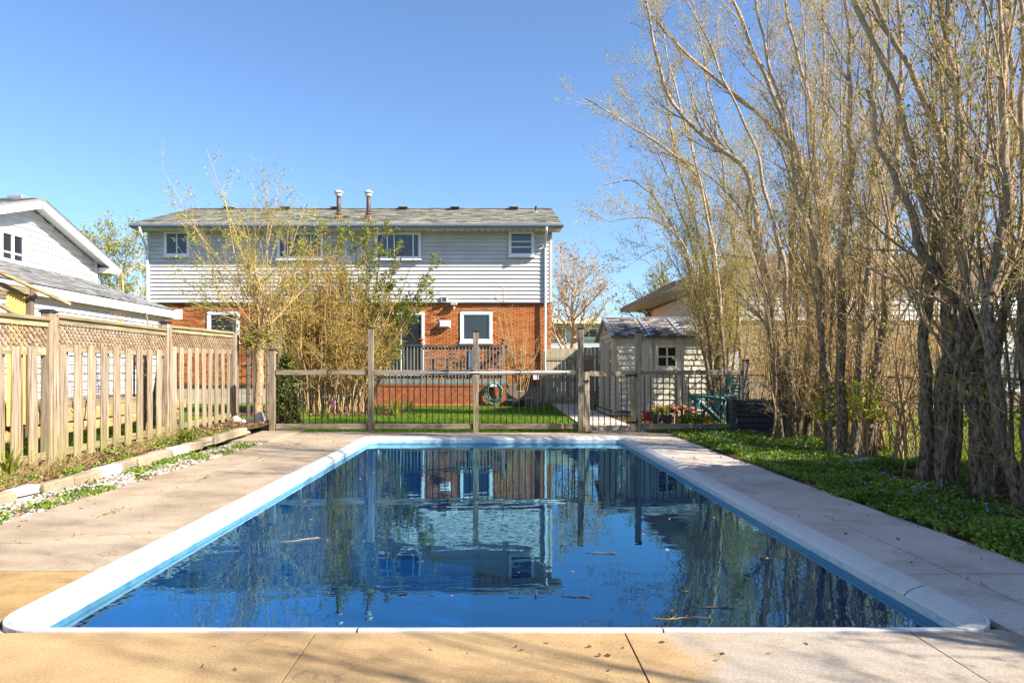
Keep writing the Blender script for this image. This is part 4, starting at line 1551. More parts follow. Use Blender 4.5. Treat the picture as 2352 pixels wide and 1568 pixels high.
for pi, (a, b) in enumerate(((SX0 + .06, SX0 + .84), (SX0 + .96, SX0 + 1.71), (SX0 + 1.83, SX1 - .06))):
    for x in (a + 0.03, b - 0.03):
        box('panel_edge', shed, 'shedwall', (x, SY0 + 0.01, SE / 2 + 0.05), (0.05, 0.05, SE - 0.1), (0, 0, 0), 0.004)
    for k in range(ncl):
        z = 0.12 + k * rowh
        spans = [(a + .055, b - .055)]
        if pi == 1 and z + rowh > sw[2] - 0.06 and z < sw[3] + 0.22:
            spans = [(a + .055, sw[0] - 0.09), (sw[1] + 0.09, b - .055)]
        for (u, v) in spans:
            if v - u < 0.02:
                continue
            q = MB()
            q.prism([(u, SY0 + 0.035, z), (u, SY0 - 0.012, z), (u, SY0 - 0.010, z + 0.02), (u, SY0 + 0.02, z + rowh - 0.01), (u, SY0 + 0.035, z + rowh - 0.01)], (v - u, 0, 0))
            q.build('siding_board', 'shedwall', shed)
t = MB()
t.prism([(sw[0] - .08, SY0 + 0.035, sw[3] + 0.05), (sw[1] + .08, SY0 + 0.035, sw[3] + 0.05), (sw[1] + .08, SY0 + .035, sw[3] + 0.11), ((sw[0] + sw[1]) / 2, SY0 + .035, sw[3] + 0.20), (sw[0] - .08, SY0 + .035, sw[3] + 0.11)], (0, -0.04, 0))
t.build('window_arch', 'shedwall', shed)
wnd = window(shed, (sw[0] - .05, sw[1] + .05, sw[2] - .05, sw[3] + .05), SY0 - 0.01, ('shedwall', 'sheddark'), 0.055, True, (0.5,), (0.5,), 0.03)
# door side (left wall)
for k in range(14):
    z = 0.12 + k * 0.148
    for (y0, y1) in ((SY0 + .08, SY0 + .72), (SY1 - .72, SY1 - .06)):
        q = MB()
        q.prism([(SX0 + 0.035, y0, z), (SX0 - 0.012, y0, z), (SX0 - 0.010, y0, z + .02), (SX0 + .02, y0, z + .138), (SX0 + .035, y0, z + .138)], (0, y1 - y0, 0))
        q.build('siding_board', 'shedwall', shed)
for y0, y1 in ((SY0 + 0.76, (SY0 + SY1) / 2 - 0.01), ((SY0 + SY1) / 2 + 0.01, SY1 - 0.76)):
    t = MB()
    t.box((SX0 - 0.01, (y0 + y1) / 2, 1.06), (0.05, y1 - y0, 1.92), bev=0.008)
    dr = t.build('door', 'sheddoor', shed)
    yc, w2 = (y0 + y1) / 2, (y1 - y0) * 0.3
    t = MB()
    t.prism([(SX0 - .036, yc - w2, 1.15), (SX0 - .036, yc + w2, 1.15), (SX0 - .036, yc + w2, 1.65), (SX0 - .036, yc + w2 * .5, 1.78), (SX0 - .036, yc - w2 * .5, 1.78), (SX0 - .036, yc - w2, 1.65)], (-0.012, 0, 0))
    t.box((SX0 - .042, yc, 0.62), (0.012, 2 * w2, 0.75), bev=0.004)
    t.build('door_panel', 'shedtrim', dr)
for y0 in (SY0 + .28, SY1 - .56):
    t = MB()
    t.box((SX0 - 0.02, y0 + .14, 1.5), (0.05, 0.34, 0.86), bev=0.008)
    wq = t.build('window', 'shedwall', shed)
    for z in (1.31, 1.67):
        for dy in (0.075, 0.205):
            box('pane', wq, 'sheddark', (SX0 - 0.047, y0 + dy, z), (0.012, 0.10, 0.30))
# gable and roof
rz_ = 2.74
ym = (SY0 + SY1) / 2
t = MB()
t.prism([(SX0 - 0.01, SY0, SE - .02), (SX0 - 0.01, SY1, SE - .02), (SX0 - 0.01, ym, rz_ - 0.06)], (0.08, 0, 0))
t.build('gable', 'shedwall', shed)
box('gable_vent', shed, 'sheddark', (SX0 - 0.02, ym, rz_ - .3), (0.03, 0.2, 0.16))
box('gable_trim', shed, 'shedtrim', (SX0 - 0.025, ym, SE + 0.14), (0.03, 1.9, 0.05))
t = MB()
t.prism([(SX0 - .12, SY0 - .12, SE - .02), (SX0 - .12, ym, rz_), (SX0 - .12, SY1 + .12, SE - .02), (SX0 - .12, SY1 + .12, SE - .07), (SX0 - .12, ym, rz_ - .06), (SX0 - .12, SY0 - .12, SE - .07)], (SX1 - SX0 + .24, 0, 0))
sroof = t.build('roof', 'shedtrim', shed)
sl = math.atan2(rz_ - SE + .02, ym - SY0 + .12)
LS = math.hypot(rz_ - SE + .02, ym - SY0 + .12)
tiles = []
for k in range(9):
    V, F = chamfer_box((0.215, 0.125, 0.02), 0.004)
    tiles.append(fixn(npmesh('shingle', V, F, M['shedtile'], rnd=np.full(len(V), k / 8))))
for j in range(12):
    for i in range(13):
        u = SX0 - 0.02 + (i + (0.5 if j % 2 else 0.0)) * 0.218
        if u > SX1 + .02 or any(abs(u - q) < 0.09 for q in (SX0 + 0.93, SX0 + 1.8)):
            continue
        v = (j + 0.5) * LS / 12
        add('shingle', tiles[rng.integers(9)], sroof, (u + 0.04, SY0 - .12 + v * math.cos(sl), SE - .02 + v * math.sin(sl) + 0.010), (sl - 0.05 + rng.normal() * .01, 0, rng.normal() * .01))
for u in (SX0 - .09, SX0 + 0.93, SX0 + 1.8, SX1 + .09):
    stick('roof_strip', sroof, 'gutter', (u, SY0 - .13, SE - .02 + 0.018), (u, ym, rz_ + 0.018), 0.03, 0.075, (0, 0, 1), 0.006)
box('eave_trim', shed, 'flue', ((SX0 + SX1) / 2, SY0 - .135, SE - .045), (SX1 - SX0 + .24, 0.03, 0.06), (0, 0, 0), 0.008)
box('ridge_cap', sroof, 'gutter', ((SX0 + SX1) / 2, ym, rz_ + .02), (SX1 - SX0 + .24, 0.12, 0.03), (0, 0, 0), 0.008)
# ------------------------------------------------------------------ white neighbour house on the left
EXX = -9.43                                   # side wall of the low wing
lh = root('neighbour_house', 'white sided neighbour house with a gable and a low wing beyond the picket fence', 'house', (-12, 16, 0))
t = MB()
t.box((EXX - 3.0, 10.0, 1.45), (5.96, 19.5, 2.9))
t.box((-15.1, 17.9, 2.6), (6.0, 5.9, 4.4))
t.build('wall', 'mortar', lh)
lp = [(0, 0), (0.034, 0.0), (0.034, 0.012), (0.003, 0.19), (0, 0.19)]
for k in range(15):                           # boards of the wing
    z = 0.02 + 0.19 * k
    for a, b in ((3.5, 8.6), (8.6, 14.1 + (k % 2)), (14.1 + (k % 2), 19.78)):
        q = MB()
        q.prism([(EXX - 0.01 + y, a + .001, z + w_) for y, w_ in lp], (0, b - a - .002, 0))
        q.build('siding_board', 'white', lh)
GX = -12.07
gy0, gy1, gym, gz0, gza = 14.7, 20.95, 17.9, 4.47, 5.5
k = 0
z = 2.9
while z < gza - 0.1:
    a, b = gy0, gy1
    if z > gz0 - 0.1:
        f = (z + 0.10 - gz0 + 0.1) / (gza - gz0 + .1)
        a, b = lerp(gy0, gym, f), lerp(gy1, gym, f)
    if b - a > .1:
        q = MB()
        q.prism([(GX + y, a, z + w_ * 0.85) for y, w_ in lp], (0, b - a, 0))
        q.build('siding_board', 'white', lh)
    z += 0.162
box('corner_trim', lh, 'trim', (GX + 0.02, gy1, 3.55), (0.06, 0.09, 1.9))
box('band_board', lh, 'soffit', (GX + 0.03, 18.6, 4.13), (0.025, 4.6, 0.045))
t = MB()
t.prism([(GX - .02, gy0, gz0), (GX - .02, gy1, gz0), (GX - .02, gym, gza)], (-0.1, 0, 0))
t.build('gable', 'white', lh)
# gable roof and rakes
t = MB()
rx0, rx1 = GX + 0.42, -18.2
ey = 0.62
sl_ = (gza - gz0) / (gy1 - gym)
za_, ze_ = gza + 0.14, gza + 0.14 - sl_ * (gy1 - gym + ey)
t.prism([(rx1, gym, za_), (rx1, gy1 + ey, ze_), (rx1, gy1 + ey, ze_ - 0.06), (rx1, gym, za_ - .06), (rx1, gy0 - ey, ze_ - .06), (rx1, gy0 - ey, ze_)], (rx0 - rx1, 0, 0))
r1 = t.build('roof', 'shinglegrey', lh)
for ya in (gy1 + ey, gy0 - ey):
    stick('rake_board', lh, 'trim', (rx0 - 0.02, gym, za_ - 0.16), (rx0 - 0.02, ya, ze_ - 0.16), 0.19, 0.03)
    stick('rake_soffit', lh, 'trim', ((GX + rx0) / 2, gym, za_ - 0.12), ((GX + rx0) / 2, ya, ze_ - 0.12), 0.02, 0.38)
box('eave_box', lh, 'trim', ((rx0 + rx1) / 2 + 0.0, gy1 + ey - 0.28, ze_ - 0.16), (rx0 - rx1 - .06, 0.5, 0.16))
box('gutter', lh, 'trim', ((rx0 + rx1) / 2, gy1 + ey + 0.05, ze_ - 0.10), (rx0 - rx1, 0.1, 0.12), (0, 0, 0), 0.02)
for s_ in (-1, 1):
    shingles('shingle_courses', r1, (rx0 if s_ > 0 else rx1, gym + s_ * (gy1 - gym + ey), ze_ + .012), (-s_, 0, 0), (0, -s_ * math.cos(math.atan(sl_)), math.sin(math.atan(sl_))), rx0 - rx1, (gy1 - gym + ey) / math.cos(math.atan(sl_)), 0.34, 0.15, 'shinglegrey')
t = MB()
t.box((GX - .35, gym + .25, za_ + 0.03), (0.4, 0.4, 0.16), bev=0.02)
t.build('roof_vent', 'gutter', r1)
# window in the gable wall
wy0, wy1, wz0, wz1 = 16.9, 17.72, 3.92, 4.62
t = MB()
for y in (wy0, wy1):
    t.box((GX + 0.035, y, (wz0 + wz1) / 2), (0.08, 0.09, wz1 - wz0 + .09))
for z in (wz0, wz1):
    t.box((GX + 0.035, (wy0 + wy1) / 2, z), (0.078, wy1 - wy0 - .09, 0.09))
t.box((GX + 0.035, (wy0 + wy1) / 2, (wz0 + wz1) / 2), (0.075, 0.06, wz1 - wz0 - .09))
w_ = t.build('window', 'trim', lh)
for a in (0.25, 0.75):
    box('pane', w_, 'glass', (GX + 0.034, lerp(wy0, wy1, a), (wz0 + wz1) / 2), (0.012, (wy1 - wy0) / 2 - .07, wz1 - wz0 - .1))
# wing roof
t = MB()
wx0, wz_ = EXX + 0.20, 2.93
sw_ = 0.335
t.prism([(wx0, 3.0, wz_), (wx0, 20.1, wz_), (wx0, 20.1, wz_ - .05), (wx0, 3.0, wz_ - .05)], (-3.3, 0, 3.3 * sw_))
r2 = t.build('wing_roof', 'shinglegrey', lh)
shingles('shingle_courses', r2, (wx0 + .02, 6.0, wz_ + .012), (0, 1, 0), (-math.cos(math.atan(sw_)), 0, math.sin(math.atan(sw_))), 14.12, 3.3, 0.34, 0.15, 'shinglegrey')
box('fascia', lh, 'trim', (wx0 - .01, 11.55, wz_ - 0.11), (0.03, 17.1, 0.20))
box('soffit', lh, 'soffit', (wx0 - 0.10, 11.55, wz_ - 0.17), (0.2, 17.1, 0.02))
box('end_trim', lh, 'trim', (EXX - .2, 20.0, wz_ - .1), (1.2, 0.06, 0.28))
box('frieze_board', lh, 'soffit', (EXX + .015, 11.5, wz_ - .24), (0.03, 16.5, 0.13))

# things in the left garden, seen through the pickets
t = MB()
pl = root('neighbour_deck', 'low grey deck with yellow stone facing behind the picket fence', 'deck', (-7.7, 13.5, 0))
for k in range(10):
    box('deck_board', pl, 'grey_x', (-8.6 + 0.0, 10.2 + .0 + k * 0.75, 0.62), (1.6, 0.72, 0.04))
box('rim_board', pl, 'fence_y', (-7.78, 13.6, 0.585), (0.04, 7.6, 0.14))
for k in range(16):
    for j in range(2):
        box('stone', pl, 'yellowstone', (-7.80 + rng.normal() * .01, 9.95 + (k + .5 * j) * 0.47, 0.14 + j * 0.26), (0.10, 0.43 + .03 * (k % 2), 0.235), (0, 0, 0), 0.02)
t = MB()
for k in range(8):
    t.box((-7.8, 10.0 + k * 1.0, 1.15), (0.03, 0.03, 1.1))
wf = t.build('wire_fence', 'black')
tag(wf, 'black wire mesh fence standing on the low deck behind the pickets', 'wire fence')
t = MB()
for k in range(9):
    t.tube([(-7.8, 10.0, 0.68 + k * 0.115), (-7.8, 17.0, 0.68 + k * .115)], 0.0055, 4)
for k in range(36):
    t.tube([(-7.8, 10.0 + k * 0.2, 0.66), (-7.8, 10.0 + k * .2, 1.65)], 0.0045, 4)
t.build('wire_mesh', 'black', wf)
t = MB()
t.tube([(-7.7, 12.15, 0.6), (-7.7, 12.15, 1.9)], 0.04, 10)
tag(t.build('blue_pole', 'blue'), 'blue painted pole behind the middle bay of the picket fence', 'pole')
t = MB()
t.tube([(-7.72, 10.4, 1.26), (-7.72, 12.0, 1.24)], 0.012, 6)
tag(t.build('red_bar', 'red'), 'thin red bar on the black wire fence', 'bar')
gz_ = root('garden_gazebo', 'wooden gazebo frame with a yellow curtain at the left edge', 'gazebo', (-8.0, 11.2, 0))
for (x, y) in ((-7.6, 11.35), (-7.6, 8.4), (-9.0, 11.35)):
    box('post', gz_, 'dark_v', (x, y, 1.28), (0.1, 0.1, 2.56), (0, 0, 0), 0.006)
stick('beam', gz_, 'fence_y', (-7.6, 8.2, 2.5), (-7.6, 11.5, 2.5), 0.12, 0.06)
stick('beam', gz_, 'grey_x', (-9.2, 11.35, 2.44), (-7.5, 11.35, 2.44), 0.12, 0.06)
stick('brace', gz_, 'fence_y', (-7.45, 10.1, 2.75), (-7.35, 12.0, 2.35), 0.05, 0.05)
stick('brace', gz_, 'fence_y', (-7.5, 10.0, 2.35), (-7.6, 11.2, 2.05), 0.05, 0.05)
cv = MB()
ny_, nz_ = 40, 8
V = np.array([[-7.63 + 0.035 * math.sin(j * 1.1) - 0.02, 10.88 + 0.42 * j / (ny_ - 1), 2.44 - 2.1 * i / (nz_ - 1)] for i in range(nz_) for j in range(ny_)])
F = np.array([[i * ny_ + j, i * ny_ + j + 1, (i + 1) * ny_ + j + 1, (i + 1) * ny_ + j] for i in range(nz_ - 1) for j in range(ny_ - 1)])
add('curtain', npmesh('curtain', V, [F], M['yellowcloth'], True), gz_)
t = MB()
t.box((-7.3, 9.0, 0.95), (0.5, 0.6, 0.9), bev=0.02)
t.box((-7.3, 9.0, 0.28), (0.44, 0.54, 0.5), bev=0.02)
tag(t.build('garden_cupboard', 'yellowstone'), 'orange brown garden cupboard behind the nearest pickets', 'cupboard')
t = MB()
t.box((-6.9, 8.0, 0.3), (0.8, 1.1, 0.55), bev=0.03)
gb = t.build('storage_box', 'trim')
tag(gb, 'pale grey storage box with a dark green lid behind the pickets', 'storage box')
box('lid', gb, 'teal', (-6.9, 8.0, 0.60), (0.84, 1.14, 0.06), (0, 0, 0), 0.01)
sn = root('sun_ornament', 'small sun ornament with wavy wire rays above the fence rail', 'ornament', (-6.0, 0, 0))
p = at(272, 748, 11.0)
sn.location = p
t = MB()
t.lathe((0, 0, 0), [(0.0, 0.01), (0.06, 0.012), (0.08, 0.0), (0.06, -0.012), (0, -0.01)], 14)
t.V[-1] = t.V[-1][:, [0, 2, 1]] + np.array(p)
t.build('disc', 'yellowcloth', sn)
for k in range(8):
    a = R(10 + 160 * k / 7)
    t = MB()
    pts = [(p.x + (0.08 + 0.035 * s) * math.cos(a + 0.15 * math.sin(s * 2.2)), p.y, p.z + (0.08 + 0.035 * s) * math.sin(a + 0.15 * math.sin(s * 2.2))) for s in range(6)]
    t.tube(pts, 0.006, 5)
    t.build('ray', 'rust', sn)
t = MB()
t.tube([(p.x, p.y, 0), (p.x, p.y, p.z - .07)], 0.008, 6)
t.build('stake', 'rust', sn)

# fence return behind the pollarded tree and the wire trellis
bf = root('back_fence', 'dark weathered board fence behind the pollarded tree', 'fence', (-5.2, 15.4, 0))
for k in range(6):
    x = -5.52 + k * 0.135
    zt = 1.92 + rng.normal() * .03
    box('board', bf, 'dark_v' if k < 3 else 'grey_v', (x, 15.5 + 0.02 * k, zt / 2 + .05), (0.085, 0.022, round(zt, 2)), (0, 0, rng.normal() * .05), 0.003)
for z in (0.35, 1.6):
    box('rail', bf, 'grey_x', (-5.2, 15.66, z), (0.75, 0.04, 0.09))
box('post', bf, 'dark_v', (-5.42, 14.5, 0.98), (0.1, 0.1, 1.95), (0, 0, 0), .006)
for px0, px1, Y, lab in ((585 - 30, 598 - 20, 14.95, 'black wire trellis on the left of the pollarded trunk'), (612, 624, 14.95, 'black wire trellis between the pollarded trunk and the fence post')):
    xa, xb = at(px0, 0, Y).x, at(px1, 0, Y).x
    if xb - xa < 0.15:
        xb = xa + 0.17
    t = MB()
    for x in (xa, (xa + xb) / 2, xb):
        t.tube([(x, Y, 0.0), (x, Y, 1.75)], 0.006, 5)
    for k in range(9):
        t.tube([(xa, Y - .006, 0.12 + k * 0.2), (xb, Y - .006, 0.11 + k * .2)], 0.005, 5)
    tag(t.build('wire_trellis', 'black'), lab, 'trellis')


# rocks
def rock(name, lab, cat, c, s, mat, seed, rz=0):
    import bmesh
    r_ = np.random.default_rng(seed)
    bm = bmesh.new()
    bmesh.ops.create_icosphere(bm, subdivisions=3, radius=1)
    V = np.array([v.co[:] for v in bm.verts])
    F = np.array([[v.index for v in f.verts] for f in bm.faces])
    bm.free()
    pl_ = unit(r_.normal(size=(16, 3)))
    dd = r_.uniform(0.62, 0.95, 16)
    for n_, d_ in zip(pl_, dd):
        e = V @ n_ - d_
        V = V - np.clip(e, 0, None)[:, None] * n_
    V += r_.normal(size=V.shape) * 0.012
    V = V * np.array(s)
    V[:, 2] -= V[:, 2].min()
    o = add(name, npmesh(name, V, [F], M[mat]), None, c, (0, 0, rz))
    return tag(o, lab, cat)


rock('boulder', 'cracked tan boulder at the far end of the picket fence', 'rock', (at(545, 0, 14.1).x, 14.05, 0.04), (0.19, 0.17, 0.15), 'rock', 3)
rock('boulder', 'rounder tan boulder touching the pollarded trunk side', 'rock', (at(566, 0, 14.1).x + .04, 14.02, 0.02), (0.15, 0.15, 0.13), 'rock', 5, 1.0)
rock('flat_stone', 'flat pale stone slab at the far end of the kerb', 'rock', (-4.75, 12.4, 0.04), (0.36, 0.28, 0.07), 'rock', 9, 0.5)
rock('grey_stone', 'smooth grey stone at the foot of the pollarded trunk', 'rock', (at(598, 0, 13.95).x, 13.95, 0.02), (0.11, 0.12, 0.19), 'greyrock', 12)
rock('grey_stone', 'low grey stone stretched beside the fence corner post', 'rock', (at(611, 0, 13.9).x, 13.92, 0.02), (0.16, 0.08, 0.06), 'greyrock', 14)
rock('flat_stone', 'flat white stone among the periwinkle below the trees', 'rock', (at(2100, 0, 8.9).x - .6, 8.9, 0.0), (0.24, 0.15, 0.05), 'greyrock', 21)
rock('flat_stone', 'thin white stone flake lying on the right paving', 'rock', (2.72, 8.85, -0.012), (0.16, 0.11, 0.02), 'pebble' if False else 'kerbw', 23)

# ------------------------------------------------------------------ right neighbour
rh = root('neighbour_house', 'white sided house with tan brick below seen through the row of trees', 'house', (13, 24, 0))
RHY = 20.6
rx0 = at(1612, 0, RHY).x
t = MB()
t.box((rx0 + 7.0, RHY + 4.1, 1.85), (13.9, 8.0, 3.5))
t.build('wall', 'mortar', rh)
zsp = at(0, 735, RHY).z
zr_top = at(0, 645, RHY - .2).z - .2
k = 0
z = zsp
while z < zr_top:
    q = MB()
    q.prism([(rx0 + .0, RHY + y * 1.2, z + w2) for y, w2 in [(0.09, 0), (-0.02, 0.0), (-0.018, 0.012), (0.0, 0.15), (0.09, 0.15)]], (13.9, 0, 0))
    q.build('siding_board', 'white', rh)
    z += 0.152
br = MB()
for r in range(int((zsp - 0.05) / 0.075)):
    for k in range(57):
        br.box((rx0 + (k + (.5 if r % 2 else 0)) * 0.245, RHY + 0.09, 0.05 + r * 0.075), (0.23, 0.05, 0.063), r=float(rng.uniform(0, 1)))
o = br.build('brickwork', 'tanbrick', rh, fix=False)
o['kind'] = 'stuff'
window(rh, pxr(1955, 2020, 770, 852, RHY), RHY + .02, fr=0.08, mull=(0.5,))
# arched patio window with curtains
o_ = pxr(2283, 2345, 800, 900, RHY)
wq = window(rh, o_, RHY + .02, ('trim', 'curtain'), 0.09, False, (0.5,), (), 0.05, 'patio_door')
t = MB()
cx, rr_ = (o_[0] + o_[1]) / 2, (o_[1] - o_[0]) / 2
t.prism([(cx + rr_ * math.cos(a), RHY + .07, o_[3] + rr_ * 0.75 * math.sin(a)) for a in np.linspace(0, np.pi, 12)], (0, -0.1, 0))
t.build('fanlight', 'trim', wq)
# hip roof with overhang
e0 = at(1548, 645, RHY - .2)
zr, xr0, xr1, yr0, yr1 = e0.z, e0.x, e0.x + 17.0, RHY - .2, RHY + 8.7
ymr, dh = (yr0 + yr1) / 2, (yr1 - yr0) / 2
hz = 1.55
t = MB()
A, B_, C_, D_ = (xr0, yr0, zr), (xr1, yr0, zr), (xr1, yr1, zr), (xr0, yr1, zr)
T0_, T1_ = (xr0 + dh, ymr, zr + hz), (xr1 - dh, ymr, zr + hz)
t.raw([A, B_, T1_, T0_], [np.array([[0, 1, 2, 3]])])
t.raw([C_, D_, T0_, T1_], [np.array([[0, 1, 2, 3]])])
t.raw([D_, A, T0_], [np.array([[0, 1, 2]])])
t.raw([B_, C_, T1_], [np.array([[0, 1, 2]])])
r3 = t.build('roof', 'shinglebrown', rh, fix=False)
t = MB()
nrm = Vector((0, -hz, dh)).normalized()
for j in range(30):                                        # courses narrowing to the hips
    f0, f1 = j / 30, (j + 1) / 30
    x = xr0 + dh * f1
    while x < xr1 - dh * f1:
        w2 = .34 * rng.uniform(.6, 1.3)
        h2 = .012 * rng.uniform(.7, 1.9)
        q = [(x, yr0 + dh * f0, zr + hz * f0), (x + w2, yr0 + dh * f0, zr + hz * f0), (x + w2, yr0 + dh * f1, zr + hz * f1), (x, yr0 + dh * f1, zr + hz * f1)]
        p2 = [tuple(Vector(v) + nrm * (h2 if k < 2 else .004)) for k, v in enumerate(q)]
        t.raw([q[0], q[1]] + p2, [np.array([[0, 1, 3, 2], [2, 3, 4, 5]])], float(rng.uniform(0, 1)))
        x += w2 + .003
o = t.build('shingle_courses', 'shinglebrown', r3, fix=False)
o['kind'] = 'stuff'
box('fascia', rh, 'flue', ((xr0 + xr1) / 2, yr0 + .01, zr - .08), (xr1 - xr0 - .03, 0.03, 0.15))
box('fascia', rh, 'flue', (xr0 + .01, ymr, zr - .08), (0.03, yr1 - yr0 - .05, 0.15))
box('soffit', rh, 'soffit', ((xr0 + xr1) / 2, ymr, zr - .165), (xr1 - xr0 - .06, yr1 - yr0 - .06, 0.02))
pa = root('garden_lean_to', 'pale blue lean-to with a brown shingle roof behind the shed', 'shed', (6.6, 19.7, 0))
t = MB()
q0, q1 = at(1648, 0, 19.3).x, at(1700, 0, 19.3).x
t.box(((q0 + q1) / 2, 19.8, 1.0), (q1 - q0, 1.0, 2.0))
t.build('wall', 'downpipe', pa)
t = MB()
t.prism([(q0 - .1, 19.2, 1.95), (q0 - .1, 20.5, 2.6), (q0 - .1, 20.5, 2.5), (q0 - .1, 19.2, 1.88)], (q1 - q0 + .2, 0, 0))
t.build('roof', 'shinglebrown', pa)

# house beyond the frame on the right whose wall and roof shade the paving
nh = root('neighbour_house', 'brick house next to the tree row, just outside the picture on the right', 'house', (13, -2, 0))
t = MB()
t.box((13.5, -3.0, 2.7), (8.2, 16.0, 5.4))
t.build('wall', 'tanbrick', nh)
t = MB()
t.prism([(9.0, -11.4, 5.4), (9.0, 5.4, 5.4), (9.0, 5.4, 5.55), (9.0, -11.4, 5.55)], (4.5, 0, 1.5))
t.prism([(18.0, -11.4, 5.4), (18.0, 5.4, 5.4), (18.0, 5.4, 5.55), (18.0, -11.4, 5.55)], (-4.49, 0, 1.5))
t.build('roof', 'shinglebrown', nh)
for y in (-8, -4, 0, 3):
    window_y = MB()
    window_y.box((9.38, y, 3.9), (0.08, 1.3, 1.2), bev=.01)
    ww = window_y.build('window', 'trim', nh)
    box('pane', ww, 'glass', (9.335, y, 3.9), (0.012, 1.1, 1.0))

# house behind the yard gate
fh = root('neighbour_house', 'distant pale house with a bare tree in front behind the yard gate', 'house', (5.5, 46, 0))
FY_ = 42.0
fx0, fx1 = at(1180, 0, FY_).x, at(1520, 0, FY_).x
fz1 = at(0, 735, FY_).z
t = MB()
t.box(((fx0 + fx1) / 2, FY_ + 3, fz1 / 2), (fx1 - fx0, 6, fz1))
t.build('wall', 'mortar', fh)
for k in range(int(fz1 / 0.2)):
    q = MB()
    q.prism([(fx0, FY_ + y, 0.2 * k + w2) for y, w2 in [(0.03, 0), (-0.03, 0.0), (-0.02, 0.02), (0.0, 0.19), (0.03, 0.19)]], (fx1 - fx0, 0, 0))
    q.build('siding_board', 'white', fh)
window(fh, pxr(1330, 1375, 752, 778, FY_), FY_ - .03, fr=.09, mull=(.5,))
window(fh, pxr(1272, 1300, 752, 778, FY_), FY_ - .03, fr=.09)
t = MB()
t.prism([(fx0 - .5, FY_ - .7, fz1), (fx0 - .5, FY_ + 3, fz1 + .35), (fx0 - .5, FY_ + 7, fz1), (fx0 - .5, FY_ + 7, fz1 - .25), (fx0 - .5, FY_ - .7, fz1 - .25)], (fx1 - fx0 + 1, 0, 0))
t.build('roof', 'soffit', fh)
# chain link fence behind the trees
cl = root('chain_link_fence', 'low chain link fence behind the row of trees', 'fence', (5.75, 11, 0))
t = MB()
cy0, cy1, chh = 4.0, 19.0, 1.08
s = cy0 - chh
while s < cy1 + chh:
    for sg in (1, -1):
        v0, v1 = 0.0, chh
        for lim, lo in ((cy0, True), (cy1, False)):
            vl = (lim - s) * sg
            if lo == (sg > 0):
                v0 = max(v0, vl)
            else:
                v1 = min(v1, vl)
        if v1 > v0 + .02:
            t.tube([(5.75, s + sg * v0, 0.02 + v0), (5.75, s + sg * v1, 0.02 + v1)], 0.0025, 3, False)
    s += 0.082
o = t.build('wire_mesh', 'wire', cl, fix=False)
o['kind'] = 'stuff'
for y in (4.0, 7.0, 10.0, 13.0, 16.0, 19.0):
    t = MB()
    t.tube([(5.78, y, 0), (5.78, y, 1.15)], 0.024, 8)
    t.build('post', 'wire', cl)
t = MB()
t.tube([(5.76, cy0, 1.11), (5.76, cy1, 1.11)], 0.018, 8)
t.build('top_rail', 'wire', cl)

# ------------------------------------------------------------------ things by the shed


def adirondack(lab):
    r_ = root('garden_chair', lab, 'chair', (0, 0, 0), 'teal plastic garden chairs by the shed')
    t = MB()
    for k in range(7):
        t.box((0, 0.24 - 0.075 * k, 0.37 - 0.018 * k), (0.46, 0.062, 0.02), (-0.24, 0, 0), bev=.004)
    t.build('seat', 'teal', r_)
    b = MB()                                             # high reclined back with slots
    ang = R(-24)
    for k in range(9):
        zz = 0.08 + k * 0.088
        b.box((0, -0.27 + zz * math.sin(ang), 0.30 + zz * math.cos(ang)), (0.40 - (0.05 if k == 8 else 0), 0.022, 0.058), (-ang, 0, 0), bev=.005)
    for s in (-1, 0, 1):
        b.box((s * 0.195, -0.27 + 0.42 * math.sin(ang), 0.30 + 0.42 * math.cos(ang)), (0.055, 0.032, 0.86), (-ang, 0, 0), bev=.006)
    b.build('backrest', 'teal', r_)
    for s in (-1, 1):
        a = MB()
        a.tube([(s * .28, 0.34, 0.585), (s * .285, 0.1, 0.62), (s * .28, -0.2, 0.60), (s * .25, -0.42, 0.57)], [.03, .035, .03, .022], 8)
        a.build('arm', 'teal', r_, True)
        for q in ([(s * .28, 0.36, 0.0), (s * .28, 0.22, 0.34), (s * .28, 0.1, 0.60)], [(s * .27, -0.40, 0.0), (s * .27, -0.08, 0.30), (s * .275, 0.26, 0.58)]):
            a = MB()
            a.tube(q, [.032, .04, .036], 8)
            a.build('leg', 'teal', r_, True)
    return r_


c1 = adirondack('teal plastic garden chair in front, facing left beside the black planter box')
c1.location = (4.86, 16.3, 0)
c1.rotation_euler = (0, 0, R(82))
c2 = adirondack('teal plastic garden chair half hidden behind the other, against the trees')
c2.location = (5.45, 16.9, 0)
c2.rotation_euler = (0, 0, R(120))

pb = root('planter_box', 'charcoal planter box with stone textured planks under the trees', 'planter', (0, 0, 0))
for k in range(6):
    zc = 0.06 + k * 0.107
    box('plank', pb, 'charcoal', (0.0, 0, zc), (0.60, 0.045, 0.100), (rng.normal() * .02, 0, 0), 0.012)
    box('plank', pb, 'charcoal', (0.0, 0.9, zc), (0.60, 0.045, 0.100), (0, 0, 0), 0.012)
    box('plank', pb, 'charcoal', (-0.32, 0.45, zc), (0.045, 0.84, 0.100), (0, rng.normal() * .02, 0), 0.012)
    box('plank', pb, 'charcoal', (0.32, 0.45, zc), (0.045, 0.84, 0.100), (0, 0, 0), 0.012)
for x in (-0.33, 0.33):
    for y in (-0.01, 0.91):
        box('corner_post', pb, 'charcoal', (x, y, 0.335), (0.09, 0.09, 0.67), (0, 0, 0), 0.01)
box('soil_fill', pb, 'soil', (0, 0.45, 0.5), (0.6, 0.85, 0.1))
pb.location = (4.84, 13.15, 0.0)
pb.rotation_euler = (0, 0, R(-12))


